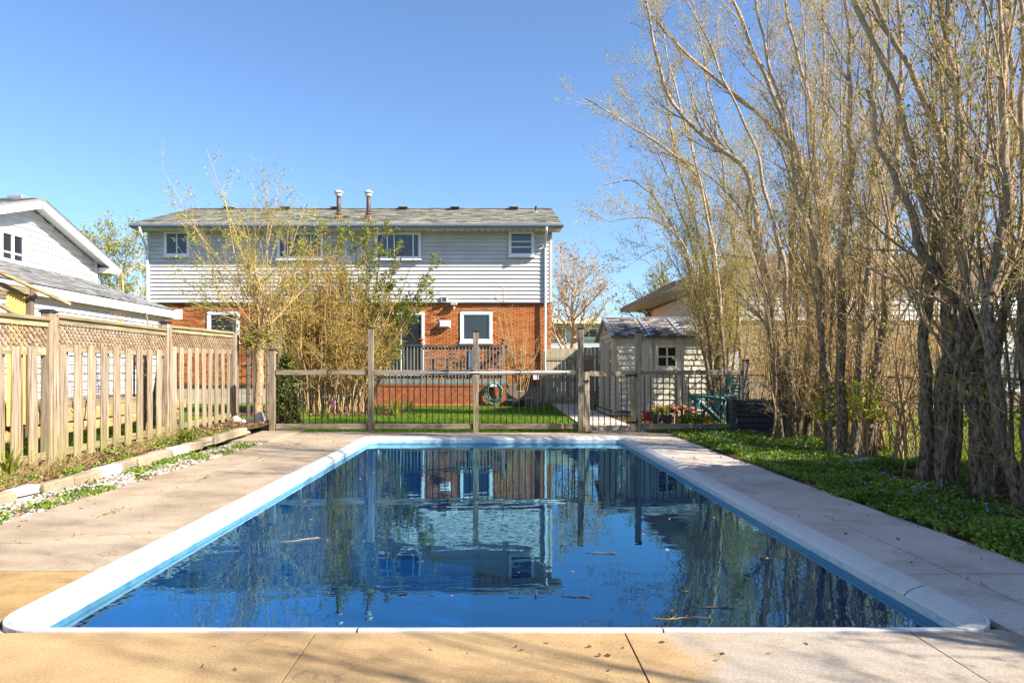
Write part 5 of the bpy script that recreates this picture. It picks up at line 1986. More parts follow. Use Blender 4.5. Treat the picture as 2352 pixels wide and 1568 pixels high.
def pot(name, lab, x, y, r, h, mat, grp=None):
    t = MB()
    t.lathe((x, y, -0.01), [(0, 0), (r * .75, 0.0), (r * .95, h * .86), (r * 1.05, h * .87), (r * 1.05, h), (r * .93, h), (r * .9, h * .85), (0, h * .85)], 18)
    o = t.build(name, mat)
    return tag(o, lab, 'pot', grp)


def blades(c, n, h, spread, w, lean=0.35):
    """Strap leaves of a clump as folded strips."""
    V, F, Rn, k = [], [], [], 0
    for _ in range(n):
        a = rng.uniform(0, 6.28)
        d = np.array([math.cos(a), math.sin(a), 0])
        s = np.array([-d[1], d[0], 0])
        b = np.array(c) + d * rng.uniform(0, spread)
        H = h * rng.uniform(0.6, 1.1)
        ln = lean * rng.uniform(0.2, 1.4)
        pr = []
        for i in range(5):
            f = i / 4
            p = b + d * ln * H * f * f + np.array([0, 0, H * f * (1 - .25 * f * ln)])
            ww = w * (1 - f ** 2) * 0.5 + 0.0005
            pr += [p - s * ww, p + s * ww]
        V += pr
        F += [[k + 2 * i, k + 2 * i + 1, k + 2 * i + 3, k + 2 * i + 2] for i in range(4)]
        Rn += [rng.uniform(0, 1)] * 10
        k += 10
    return np.array(V), np.array(F), np.array(Rn)


pot('plant_pot', 'red plastic plant pot by the gate hinge post', 3.74, 17.2, 0.14, 0.20, 'red')
for i, (x, y) in enumerate(((3.70, 16.1), (3.93, 16.05))):
    o = pot('plant_pot', ('black plant pot with grassy leaves nearest the red pot', 'black plant pot with grassy leaves nearest the rusty fire pit')[i], x, y, 0.115, 0.21, 'blackplastic', 'black pots by the pool gate')
    q = quads_obj('grass_plant', [blades((x, y, 0.17), 42, 0.30, 0.07, 0.02, 0.5)], 'leaf_g', None, (x, y, 0.17))
    tag(q, ('tuft of grassy leaves growing in the black pot next to the red pot', 'tuft of grassy leaves growing in the black pot next to the fire pit')[i], 'plant', 'grassy plants in black pots')
fp = root('fire_pit', 'low rusty metal fire pit table on the litter before the shed', 'fire pit', (4.22, 17.0, 0))
t = MB()
t.lathe((4.22, 17.0, 0.30), [(0.0, -0.12), (0.25, -0.10), (0.36, 0.0), (0.48, 0.02), (0.48, 0.045), (0.35, 0.035), (0.24, -.06), (0, -.08)], 20)
t.build('bowl', 'rust', fp)
for a in range(4):
    box('leg', fp, 'rust', (4.22 + .33 * math.cos(a * 1.57 + .8), 17.0 + .33 * math.sin(a * 1.57 + .8), 0.15), (0.03, 0.03, 0.34))
for k, (x, y, h_) in enumerate(((4.02, 15.75, .36), (4.13, 15.9, .28), (4.21, 15.7, .40), (4.31, 15.85, .30), (4.42, 15.75, .36), (4.5, 15.95, .26))):
    m_ = root('metal_mushroom', 'rusty metal mushroom ornament before the teal chair, %s' % ('tall, leftmost', 'low, second from left', 'tallest of all', 'low, third from right', 'tall, second from right', 'lowest, rightmost')[k], 'ornament', (x, y, 0), 'rusty mushroom ornaments')
    t = MB()
    t.tube([(x, y, -0.02), (x + .01, y, h_ * .5), (x, y, h_)], 0.012, 7)
    t.build('stem', 'straw' if False else 'trunkpale', m_)
    t = MB()
    t.lathe((x, y, h_ - .01), [(0.075, -0.012), (0.085, 0.0), (0.06, 0.035), (0.0, 0.052)], 14)
    t.build('cap', 'rust', m_)

t = MB()
for (y, z) in ((0, 0), (0.02, 0.2)):
    t.lathe((at(1880, 0, 11.8).x + .25, 11.9 + y, 0.72 + z), [(0.0, 0.2), (0.09, 0.17), (0.1, 0.06), (0.05, 0.0), (0, 0)], 10)
tag(t.build('bird_feeder', 'pink'), 'pink plastic feeder hanging among the trunks', 'feeder')
# ------------------------------------------------------------------ trees and shrubs


def lumpy(Rr, amp):
    B, n = Rr.shape
    return Rr * (1 + amp * rng.normal(size=(B, n)))


def stem_from_px(pts, Y, y_drift=0.0, n=44):
    P = [at(px, py, Y + y_drift * i / (len(pts) - 1)) for i, (px, py) in enumerate(pts)]
    P = [[p.x, p.y, p.z] for p in P]
    P[0][2] = -0.05
    Q = resample(P, n)
    t = np.linspace(0, 1, n)
    a = rng.uniform(0, 6, 4)
    Q[:, 0] += .022 * np.sin(23 * t + a[0]) + .012 * np.sin(51 * t + a[1])
    Q[:, 1] += .022 * np.sin(19 * t + a[2]) + .012 * np.sin(47 * t + a[3])
    return Q


def free_stem(x, y, lean_x, lean_y, h, n=44, wig=0.05):
    t = np.linspace(0, 1, n)
    ph = rng.uniform(0, 6, 4)
    px_ = x + lean_x * t ** 1.4 + wig * np.sin(5 * t + ph[0]) * t + wig * .5 * np.sin(13 * t + ph[1])
    py_ = y + lean_y * t ** 1.4 + wig * np.sin(4 * t + ph[2]) * t + wig * .5 * np.sin(11 * t + ph[3])
    return np.stack([px_, py_, -0.05 + (h + .05) * t], 1)


N_STEM = 44


def multi_stem(name, label, cat, base, stems, l1, l2, l3, mats, leaf, group=None, leaf_mat='leaf_y', shoots=0, stem_sides=10):
    """stems: list of (pts, r_base, r_top). l1..l3: dicts for grow. leaf: (per twig, size, spread)."""
    r_ = root(name, label, cat, (base[0], base[1], 0), group)
    n = N_STEM
    P0 = np.array([s[0] for s in stems])
    R0 = np.array([np.interp(np.linspace(0, 1, n), [0, 0.04, 0.12, 1], [s[1] * 1.25, s[1] * 1.05, s[1] * .9, s[2]]) for s in stems])
    for p, q in zip(P0, R0):
        tubes_obj('stem', [(p[None], lumpy(q[None], 0.085), stem_sides)], mats[0], r_)
    P1, R1 = grow(P0, R0, l1['m'], l1.get('t0', .25), 1.0, l1['len'], l1['ang'], l1['up'], 9, l1.get('rr', .55), l1.get('wig', .07), 0.3, l1.get('fall', .45), l1.get('side'))
    P2, R2 = grow(P1, R1, l2['m'], .12, 1.0, l2['len'], l2['ang'], l2['up'], 6, .6, l2.get('wig', .09), 0.4, l2.get('fall', .45))
    grp = [(P1, R1, 5), (P2, R2, 3)]
    Pw = [P1, P2]
    if shoots:                                            # short epicormic shoots low on the stems
        Ps, Rs = grow(P0, R0 * 0.3, shoots, .06, .6, (.3, 1.3), (25, 85), .5, 6, .4, .16, .35, .1)
        Rs = np.minimum(Rs, .009)
        grp.append((Ps, Rs, 4))
        P2 = np.vstack([P2, Ps])
        R2 = np.vstack([R2, Rs])
    tubes_obj('crown', grp, mats[1], r_)
    P3, R3 = grow(P2, R2, l3['m'], .1, 1.0, l3['len'], l3['ang'], l3['up'], 4, .75, .12, .5, .3)
    tubes_obj('twig_spray', [(P3, np.minimum(R3, l3.get('r', .0045)), 3)], mats[2], r_)
    per, size, spread = leaf
    sets = [leaves_on(P3, per, size, spread)]
    if leaf_mat:
        o = quads_obj('foliage', sets, leaf_mat, r_)
    return r_


GRP = 'tall budding trees in the row by the pool'
L1 = dict(m=13, t0=.2, len=(1.0, 2.5), ang=(12, 36), up=.6, rr=.42, fall=.45)
L2 = dict(m=7, len=(.45, 1.1), ang=(18, 42), up=.4)
L3 = dict(m=5, len=(.16, .42), ang=(22, 55), up=.15, r=.0022)
MT = ('bark', 'limb', 'twig')


def px_tree(label, Y, base_px, stem_px, extra, rb, seedless=None, leaf_mat='leaf_y', shoots=14, lean=(-.4, .4), hh=(5.5, 8.5), **kw):
    X = (base_px - VPX) * Y / FOC
    st = [(stem_from_px(p, Y + dy, kw.get('drift', 0)), r, r * .22) for p, r, dy in stem_px]
    for k in range(extra):
        h = rng.uniform(*hh)
        st.append((free_stem(X + rng.normal() * .3, Y + rng.normal() * .3, rng.uniform(*lean) * 2.2, rng.uniform(-.5, .5) * 2.2, h, wig=.10), rb * rng.uniform(.24, .46), .006))
    return multi_stem('budding_tree', label, 'tree', (X, Y), st, dict(L1, **kw.get('l1', {})), L2, L3, MT, (kw.get('leaves', 2), (.015, .032), .012), GRP, leaf_mat, shoots)


T1 = px_tree('tall tree whose long limb arches left over the shed roof', 17.8, 1660,
             [([(1668, 960), (1655, 860), (1640, 640), (1633, 500), (1608, 410), (1553, 356), (1499, 319), (1435, 283), (1345, 225)], .07, 0),
              ([(1645, 960), (1625, 860), (1600, 690), (1590, 630), (1553, 538), (1503, 447), (1450, 410), (1385, 425)], .06, -.2),
              ([(1690, 950), (1660, 800), (1640, 690), (1600, 520), (1560, 380), (1520, 200), (1495, 60)], .06, .3),
              ([(1700, 950), (1700, 800), (1690, 600), (1660, 380), (1620, 160), (1590, 0)], .06, .5),
              ([(1650, 960), (1630, 800), (1600, 640), (1560, 540), (1500, 500), (1440, 500), (1400, 510)], .045, -.6),
              ([(1655, 960), (1640, 800), (1610, 620), (1540, 420), (1470, 260), (1420, 200)], .045, .4),
              ([(1675, 955), (1665, 820), (1640, 560), (1580, 300), (1530, 130), (1510, -20)], .05, -.8),
              ([(1665, 955), (1650, 850), (1620, 760), (1570, 640), (1520, 560), (1460, 600)], .035, .8)], 6, .08, hh=(4.0, 7.0), lean=(-.3, .4), shoots=24, leaves=3, l1=dict(m=20, len=(.9, 2.3), up=.5))
T2 = px_tree('thick clump of pale stems just behind the black planter box', 12.7, 1850,
             [([(1790, 1005), (1775, 800), (1736, 479), (1717, 388), (1645, 333), (1590, 292), (1520, 200), (1500, 100), (1480, -40)], .085, 0),
              ([(1805, 1005), (1810, 800), (1836, 365), (1777, 292), (1731, 246), (1663, 200), (1553, 105), (1480, 10)], .075, .2),
              ([(1832, 1010), (1860, 800), (1850, 410), (1800, 255), (1736, 137), (1681, 0), (1640, -150)], .08, -.3),
              ([(1852, 1010), (1880, 850), (1890, 600), (1880, 400), (1850, 200), (1790, -60)], .07, -.2),
              ([(1875, 1015), (1890, 900), (1900, 700), (1905, 400), (1890, 100), (1880, -100)], .06, -.1),
              ([(1800, 1005), (1790, 850), (1760, 640), (1700, 470), (1600, 380), (1520, 350)], .045, .5),
              ([(1815, 1005), (1815, 850), (1800, 600), (1740, 360), (1640, 120), (1560, -20)], .05, -.5),
              ([(1795, 1005), (1780, 880), (1765, 700), (1720, 560), (1650, 480)], .035, -.6)], 8, .08, lean=(-.4, .35), shoots=26, leaves=1)
T3 = px_tree('tree with sunlit split trunks beside the bright grass gap', 10.1, 1965,
             [([(1930, 1040), (1935, 850), (1930, 600), (1955, 400), (1950, 150), (1945, -80)], .075, 0),
              ([(1960, 1045), (1975, 860), (1995, 600), (2010, 300), (1990, -50)], .07, -.15),
              ([(1985, 1060), (1995, 980), (2020, 820), (2040, 600), (2060, 400), (2070, 100), (2060, -80)], .075, -.6),
              ([(1915, 1035), (1900, 880), (1880, 640), (1830, 400), (1770, 150), (1720, -60)], .06, .2)], 6, .07, lean=(-.4, .4), shoots=26, leaves=1)
T4 = px_tree('dark gnarled twin trunked tree left of the leaning trunk', 7.5, 2165,
             [([(2130, 1110), (2120, 880), (2135, 716), (2132, 500), (2091, 319), (2046, 191), (2009, 105), (1964, 0), (1900, -150)], .07, 0),
              ([(2165, 1118), (2168, 900), (2178, 500), (2164, 319), (2110, 196), (2037, 68), (2010, 0), (1960, -150)], .075, -.1),
              ([(2195, 1118), (2185, 900), (2165, 246), (2150, 91), (2130, -80)], .06, .1)], 4, .06, lean=(-.5, .4), shoots=14, l1=dict(m=8), leaves=1)
T5 = px_tree('dark tree forking into a heavy crooked limb near the right edge', 6.75, 2260,
             [([(2255, 1140), (2235, 900), (2215, 720), (2210, 500), (2200, 300), (2185, 100), (2170, -120)], .08, 0),
              ([(2292, 1135), (2272, 900), (2250, 780), (2170, 640), (2110, 560), (2070, 440), (2020, 330), (1990, 200)], .075, .1),
              ([(2275, 1140), (2290, 1000), (2290, 850), (2320, 640), (2330, 300), (2310, -60)], .055, .2)], 3, .06, lean=(-.4, .5), shoots=14, l1=dict(m=8), leaves=1)
T6 = px_tree('dark leaning trunk at the right edge of the picture', 6.2, 2335,
             [([(2345, 1160), (2305, 980), (2275, 860), (2262, 760), (2300, 600), (2310, 300), (2290, -80)], .07, 0),
              ([(2350, 1150), (2360, 900), (2350, 640), (2352, 300), (2340, -80)], .06, .2)], 2, .06, lean=(-.4, .5), leaf_mat='leaf_g', shoots=14, l1=dict(m=8))


def copy_tree(src, label, x, y, rz, sc=1.0):
    """The same kind of tree further along the row, past the picture's edge."""
    r_ = src.copy()
    COL.objects.link(r_)
    r_.location = (x, y, 0)
    r_.rotation_euler = (0, 0, rz)
    r_.scale = (sc, sc, sc)
    r_['label'] = label
    for ch in list(src.children):
        c = ch.copy()
        COL.objects.link(c)
        c.parent = r_
        c.matrix_parent_inverse = ch.matrix_parent_inverse.copy()
    return r_


copy_tree(T6, 'tree of the row past the right edge, nearest the picture', 5.2, 1.9, R(200), .85)
copy_tree(T4, 'tree of the row past the right edge, second from the picture', 5.3, 0.1, R(80), .9)

# thickets of thin suckers between and behind the trunks
M['sucker'] = plain('warm_brown_sucker', (0.36, 0.225, 0.105), 0.85, 0.4, 3, spec=0.15)
for tx, ty, sxx, syy, nst, lab in ((5.9, 12.4, .45, .8, 55, 'thicket of thin brown suckers behind the planter box'), (5.7, 10.6, .4, .6, 42, 'thicket of thin brown suckers behind the split sunlit trunks'),
                                   (5.5, 8.6, .35, .55, 26, 'loose thicket of thin brown suckers left of the dark gnarled trunks'), (6.5, 16.4, .5, .7, 46, 'thicket of thin brown suckers behind the teal chairs'), (5.5, 6.9, .3, .4, 20, 'thin brown suckers among the dark leaning trunks')):
    tk = root('sucker_thicket', lab, 'shrub', (tx, ty, 0), 'thickets of suckers in the tree row')
    P0 = np.array([free_stem(tx + rng.normal() * sxx, ty + rng.normal() * syy, rng.normal() * .45, rng.normal() * .45, rng.uniform(1.6, 4.0), 14, .08) for _ in range(nst)])
    R0 = np.linspace(.014, .004, 14)[None] * rng.uniform(.6, 1.4, (nst, 1))
    P1, R1 = grow(P0, R0, 9, .15, 1, (.3, .9), (25, 65), .3, 7, .6, .12, .4, .35)
    P2, R2 = grow(P1, R1, 4, .15, 1, (.12, .35), (25, 65), .2, 4, .7, .14, .5, .3)
    tubes_obj('crown', [(P0, R0, 6), (P1, R1, 4), (P2, np.minimum(R2, .0035), 3)], 'sucker', tk)
    quads_obj('foliage', [leaves_on(P2, 1, (.015, .032), .012)], 'leaf_y', tk)

# pollarded willow
wx, wy = at(594, 0, 14.55).x, 14.55
zh = 1.86
st = [(resample([(wx, wy, -.05), (wx - .02, wy, .5), (wx + .03, wy, 1.1), (wx + 0.0, wy, 1.55), (wx + .05, wy, zh)], 26), .088, .10)]
wl = root('pollarded_willow', 'pollarded willow with a knobbly head and long budding shoots by the fence corner', 'tree', (wx, wy, 0))
P0 = np.array([st[0][0]])
R0 = np.interp(np.linspace(0, 1, 26), [0, .1, .85, 1], [.125, .092, .085, .13])[None]
tubes_obj('trunk', [(P0, lumpy(R0, .07), 14)], 'trunkpale', wl)
arms = np.array([resample([(wx, wy, zh - .25), (wx + dx * .5, wy + dy * .5, zh - .05), (wx + dx, wy + dy, zh + dz)], 12) for dx, dy, dz in ((-.22, 0, .16), (.26, .05, .22), (.05, -.1, .2), (.0, .15, .25))])
tubes_obj('knob', [(arms, lumpy(np.full((4, 12), .062), .16), 10)], 'bark', wl)
tips = [(372, 385), (403, 470), (430, 560), (475, 345), (512, 430), (545, 470), (585, 440), (614, 410), (640, 430), (672, 480), (700, 470), (735, 520), (470, 640), (445, 690), (690, 600), (560, 560), (640, 540), (500, 600), (415, 640), (720, 640), (600, 500), (530, 520)]
sh = []
for k, (px, py) in enumerate(tips):
    Y = wy + rng.uniform(-1.0, 1.0)
    e = at(px, py, Y)
    s0 = arms[k % 4][-1 - rng.integers(4)]
    mid = (np.array(e) * .45 + s0 * .55) + np.array([0, 0, .03 * np.linalg.norm(np.array(e) - s0)]) + rng.normal(size=3) * .05
    sh.append(resample([s0, mid, np.array(e)], 14))
sh = np.array(sh)
Rs = np.linspace(.017, .0035, 14)[None] * rng.uniform(.7, 1.2, (len(sh), 1))
P1, R1 = grow(sh, Rs, 13, .15, 1, (.4, 1.2), (20, 50), .2, 8, .6, .06, .3, .45)
stub, Rst = grow(arms, np.full((4, 12), .03), 55, .1, 1, (.12, .5), (30, 110), .2, 5, .3, .18, .5, .1)
tubes_obj('crown', [(sh, Rs, 6), (P1, R1, 4)], 'twigpale', wl)
tubes_obj('stub_spray', [(stub, np.minimum(Rst, .009), 4)], 'twigdark', wl)
P2, R2 = grow(P1, R1, 6, .1, 1, (.15, .45), (20, 50), .1, 4, .7, .1, .5, .3)
P2b, R2b = grow(stub, Rst, 5, .1, 1, (.1, .3), (20, 70), .1, 4, .7, .1, .5, .3)
tubes_obj('twig_spray', [(P2, np.minimum(R2, .003), 3), (P2b, np.minimum(R2b, .003), 3)], 'twigpale', wl)
quads_obj('foliage', [leaves_on(P2, 2, (.016, .034), .012), leaves_on(P1, 6, (.016, .034), .012), leaves_on(P2b, 1, (.018, .04), .012)], 'leaf_y', wl)

# big straw coloured shrub
bx, by = at(735, 0, 20.6).x, 20.6
sb = root('forsythia_shrub', 'big straw coloured shrub thick with bare stems and orange buds', 'shrub', (bx, by, 0))
ns = 150
P0 = []
for k in range(ns):
    a, q = rng.uniform(0, 6.28), rng.uniform(.1, 1.0)
    x0, y0 = bx + 1.35 * q * math.cos(a), by + .75 * q * math.sin(a)
    hgt = rng.uniform(2.2, 5.2) * (1 - .25 * q)
    P0.append(free_stem(x0, y0, q * 0.75 * math.cos(a) + rng.normal() * .3, q * .5 * math.sin(a) + rng.normal() * .25, hgt, 14, .07))
P0 = np.array(P0)
R0 = np.linspace(.021, .005, 14)[None] * rng.uniform(.6, 1.3, (ns, 1))
P1, R1 = grow(P0, R0, 12, .2, 1, (.4, 1.2), (20, 60), .2, 7, .6, .11, .4, .4)
tubes_obj('crown', [(P0, R0, 6), (P1, R1, 4)], 'twigpale', sb)
P2, R2 = grow(P1, R1, 8, .1, 1, (.15, .45), (25, 70), .1, 4, .7, .14, .5, .3)
tubes_obj('twig_spray', [(P2, np.minimum(R2, .004), 3)], 'twigpale', sb)
V, F, Rn = leaves_on(P2, 2, (.02, .045), .015)
quads_obj('foliage', [(V, F, Rn)], 'leaf_o', sb)
quads_obj('foliage', [leaves_on(P2[::2], 2, (.02, .04), .02)], 'leaf_y', sb)

# lilac with green leaves
lx, ly = at(838, 0, 21.8).x, 21.8
li = root('lilac_shrub', 'dark stemmed lilac in fresh green leaf before the patio door', 'shrub', (lx, ly, 0))
tg = [(700, 560), (735, 540), (775, 520), (812, 525), (845, 520), (880, 535), (915, 560), (950, 590), (985, 620), (1000, 655), (960, 690), (770, 600), (900, 640), (850, 600), (930, 720), (800, 650)]
P0 = []
for px, py in tg:
    Y = ly + rng.uniform(-.9, .9)
    e = np.array(at(px, py, Y))
    s0 = np.array([lx + rng.normal() * .2, ly + rng.normal() * .2, -.03])
    m1 = s0 * .6 + e * .4 + np.array([0, 0, .35])
    P0.append(resample([s0, m1, e], 16))
P0 = np.array(P0)
R0 = np.linspace(.038, .008, 16)[None] * rng.uniform(.7, 1.2, (len(P0), 1))
P1, R1 = grow(P0, R0, 15, .3, 1, (.4, 1.1), (20, 55), .45, 7, .6, .09, .4, .4)
tubes_obj('crown', [(P0, lumpy(R0, .05), 7), (P1, R1, 5)], 'twigdark', li)
P2, R2 = grow(P1, R1, 8, .15, 1, (.15, .4), (20, 55), .3, 5, .7, .1, .5, .3)
tubes_obj('twig_spray', [(P2, np.minimum(R2, .005), 3)], 'twig', li)
quads_obj('foliage', [leaves_on(P2, 9, (.028, .056), .02, 1.6, .4)], 'leaf_g', li)

# small cedar beside the fence post
cx, cy = at(657, 0, 14.6).x, 14.6
cd = root('cedar_shrub', 'small dark green columnar cedar beside the end fence post', 'shrub', (cx, cy, 0))
n = 5200
z = rng.uniform(.08, 1.5, n)
rr = .23 * np.sqrt(np.clip(1.55 - z, 0, 1.5) / 1.0) * (0.55 + .45 * rng.uniform(0, 1, n)) * (1 + .25 * np.sin(z * 17 + rng.integers(0, 6, n)))
a = rng.uniform(0, 6.28, n)
p = np.stack([cx + rr * np.cos(a), cy + rr * np.sin(a), z], 1)
quads_obj('foliage', [leaf_quads(p, (.02, .05), 2.2)], 'leaf_cedar', cd)
tubes_obj('stem', [(np.array([[(cx, cy, -.02), (cx, cy, .7), (cx + .02, cy, 1.4)]]), np.array([[.03, .02, .006]]), 6)], 'bark', cd)

# small bare shrub against the brick
hx, hy = at(1196, 0, 25.2).x, 25.2
hs = root('bare_shrub', 'small bare fan shaped shrub against the brick by the stairs', 'shrub', (hx, hy, 0))
P0 = []
for k in range(17):
    e = np.array(at(rng.uniform(1135, 1245), rng.uniform(700, 800), hy + rng.uniform(-.3, .5)))
    s0 = np.array([hx + rng.normal() * .06, hy + rng.normal() * .06, -.02])
    P0.append(resample([s0, s0 * .55 + e * .45 + np.array([0, 0, .25]), e], 12))
P0 = np.array(P0)
R0 = np.linspace(.022, .006, 12)[None] * rng.uniform(.7, 1.2, (len(P0), 1))
P1, R1 = grow(P0, R0, 9, .35, 1, (.25, .7), (15, 40), .4, 6, .6, .08, .4, .4)
P2, R2 = grow(P1, R1, 4, .2, 1, (.1, .3), (20, 50), .2, 4, .7, .1, .5, .3)
tubes_obj('crown', [(P0, R0, 6), (P1, R1, 4), (P2, R2, 3)], 'twigpale', hs)


def far_tree(label, px, Y, py_top, spread_px, leaf_mat, leaf_n, name='bare_tree', mats=('bark', 'twig', 'twig'), lsize=(.04, .09), n0=7, lean=0.0):
    b = at(px, 900, Y)
    zt = at(0, py_top, Y).z
    W = spread_px * Y / FOC
    r_ = root(name, label, 'tree', (b.x, Y, 0))
    Pt = free_stem(b.x, Y, lean * W, 0, zt * .74, 44, .1)[None]
    Rt = np.linspace(.17, .05, 44)[None]
    tubes_obj('trunk', [(Pt, Rt, 9)], mats[0], r_)
    P1, R1 = grow(Pt, Rt, n0 * 3, .28, 1, (W * .9, W * 1.35), (22, 60), .55, 10, .55, .07, .25, .35)
    P2, R2 = grow(P1, R1, 9, .2, 1, (W * .25, W * .6), (22, 50), .35, 7, .6, .08, .35, .4)
    P3, R3 = grow(P2, R2, 7, .15, 1, (W * .1, W * .25), (22, 55), .2, 5, .65, .1, .4, .3)
    tubes_obj('crown', [(P1, R1, 6), (P2, R2, 4), (P3, np.maximum(R3, .005), 3)], mats[1], r_)
    if leaf_n:
        quads_obj('foliage', [leaves_on(P3, leaf_n, lsize, .06)], leaf_mat, r_)
    return r_


far_tree('yellow green tree between the white house and the brick house', 283, 38, 500, 135, 'leaf_y', 7, 'budding_tree')
far_tree('bare tree with orange buds behind the house corner and yard gate', 1310, 33, 560, 125, 'leaf_bud', 1, lean=.1, mats=('bark', 'limb', 'limb'))
far_tree('bare dark branched tree behind the shed roof', 1530, 27.5, 625, 130, 'leaf_y', 1, mats=('bark', 'twigdark', 'twigdark'))
far_tree('bare tree far behind the right neighbour', 1780, 44, 520, 120, 'leaf_y', 2, mats=('bark', 'twig', 'twig'))
# gnarled bare shrub behind the picket fence
ax, ay = at(322, 0, 12.2).x, 12.2
ab = root('bare_shrub', 'gnarled bare shrub showing above the middle bay of the picket fence', 'shrub', (ax, ay, 0))
P0 = []
for px, py in ((280, 738), (300, 752), (335, 715), (352, 745), (372, 740), (330, 760), (400, 760)):
    e = np.array(at(px, py, ay + rng.uniform(-.3, .3)))
    s0 = np.array([ax + .1, ay, 0.0])
    P0.append(resample([s0, s0 * .4 + e * .6 + rng.normal(size=3) * .12, e + rng.normal(size=3) * .05, e], 12))
P0 = np.array(P0)
R0 = np.linspace(.04, .012, 12)[None].repeat(len(P0), 0)
P1, R1 = grow(P0, R0, 5, .5, 1, (.1, .35), (30, 80), .3, 5, .7, .16, .5, .2)
tubes_obj('crown', [(P0, lumpy(R0, .08), 7), (P1, R1, 5)], 'trunkpale', ab)

# ------------------------------------------------------------------ ground cover, grass, pebbles, litter


def scatter(n, x0, x1, y0, y1, dens=None):
    p = np.stack([rng.uniform(x0, x1, n), rng.uniform(y0, y1, n), np.zeros(n)], 1)
    if dens is not None:
        p = p[rng.uniform(0, 1, len(p)) < dens(p)]
    return p


def clumps(p, f=1.3, ph=0.0):
    return np.clip(.5 + .5 * np.sin(p[:, 0] * 4.1 * f + 1.7 * np.sin(p[:, 1] * 2.3 * f + ph)) * np.sin(p[:, 1] * 3.3 * f + 1.3 * np.sin(p[:, 0] * 3 + ph)), 0, 1)


def stuff(o, label):
    return tag(o, label, None, None, 'stuff')


def bedh(p):
    return -0.005 + 0.03 * np.sin(2.1 * p[:, 0] + p[:, 1]) * np.sin(1.7 * p[:, 1])


# periwinkle: dense leaves that thin out towards the trunks
def pdens(p):
    edge = 3.31 + .06 * np.sin(p[:, 1] * 5.3) + .04 * np.sin(p[:, 1] * 13) + .03 * np.sin(p[:, 1] * 31)
    d = np.where(p[:, 1] > 8.5, 1.0, np.clip((4.55 - p[:, 0]) / .7, .10, 1))
    return (p[:, 0] > edge) * d * (.12 + .88 * clumps(p) ** .8) * np.clip((15.2 - p[:, 1]) / 1.2, 0, 1)


sets = []
for (n, y0, y1, sz) in ((90000, 2.5, 6.5, (.010, .024)), (90000, 6.5, 10.5, (.011, .026)), (50000, 10.5, 15.0, (.014, .034))):
    p = scatter(n, 3.26, 5.7, y0, y1, pdens)
    hh_ = .02 + .085 * clumps(p)
    p[:, 2] = bedh(p) + hh_ * rng.uniform(.15, 1, len(p)) ** .7
    V, F, Rn = leaf_quads(p, sz, 1.8, .55)
    Rn = np.clip(.55 * Rn + .55 * np.repeat(clumps(p, .55, 2.0), 4) - .05, 0, 1)
    sets.append((V, F, Rn))
stuff(quads_obj('ground_cover', sets, 'cover', None, (4.2, 8, 0)), 'low green periwinkle carpet between paving and trees')
p = scatter(520, 3.4, 5.2, 2.8, 14, lambda q: pdens(q) * .6)
fv, ff, fr = [], [], []
for q in p:
    z0 = float(bedh(q[None])[0]) + .07 + .10 * rng.uniform(0, 1)
    nrm = unit(rng.normal(size=3) * .5 + np.array([-.3, -.6, .8]))
    u = unit(np.cross(nrm, [0, 0, 1.01]))
    v = np.cross(nrm, u)
    s = rng.uniform(.010, .016)
    rv = rng.uniform(0, 1)
    for k in range(5):
        a = k * 2 * math.pi / 5
        d, e = math.cos(a) * u + math.sin(a) * v, -math.sin(a) * u + math.cos(a) * v
        c = np.array([q[0], q[1], z0])
        b = len(fv)
        fv += [c, c + d * s * .7 - e * s * .45, c + d * s * 1.15, c + d * s * .7 + e * s * .45]
        ff.append([b, b + 1, b + 2, b + 3])
        fr += [rv] * 4
stuff(quads_obj('flowers', [(np.array(fv), np.array(ff), np.array(fr))], 'petal', None, (4.2, 8, 0)), 'small violet blue periwinkle flowers')


def grass_set(p, h, w):
    n = len(p)
    a = rng.uniform(0, 6.28, n)
    d = np.stack([np.cos(a), np.sin(a), np.zeros(n)], 1)
    H = rng.uniform(h[0], h[1], (n, 1))
    ln = rng.normal(size=(n, 3)) * np.array([.45, .45, 0]) * H
    t = p + np.array([0, 0, 1]) * H + ln
    V = np.stack([p - d * w, p + d * w, t + d * w * .15, t - d * w * .15], 1).reshape(-1, 3)
    return V, np.arange(4 * n).reshape(-1, 4), np.repeat(rng.uniform(0, 1, n), 4)


p = scatter(120000, -4.4, 1.86, 13.66, 24.1, lambda q: np.where(q[:, 1] < 15.5, 1.0, .75) * ~((q[:, 0] < -2.7) & (q[:, 1] > 18.5) & (rng.uniform(0, 1, len(q)) < .85)))
p[:, 2] = -.035
s1 = grass_set(p, (.025, .06), .006)
stuff(quads_obj('grass', [s1], 'grass', None, (-1, 19, 0)), 'bright mown lawn between the pool fence and the house')
p = scatter(130000, 5.1, 13.5, 6.2, 20.0, lambda q: (.35 + .65 * clumps(q, .6)) * (q[:, 0] > 5.2))
p[:, 2] = -.02
s1 = grass_set(p, (.04, .10), .009)
stuff(quads_obj('grass', [s1], 'grassy', None, (8, 13, 0)), 'bright green grass behind the row of trees')
p = scatter(50000, -7.7, -5.5, 7.0, 14.2)
p[:, 2] = -.02 + .5 * np.clip(-(p[:, 0] + 5.5) * .0, 0, 1)
s1 = grass_set(p, (.05, .14), .007)
stuff(quads_obj('grass', [s1], 'grass', None, (-6.5, 10, 0)), 'green grass of the next garden behind the pickets')

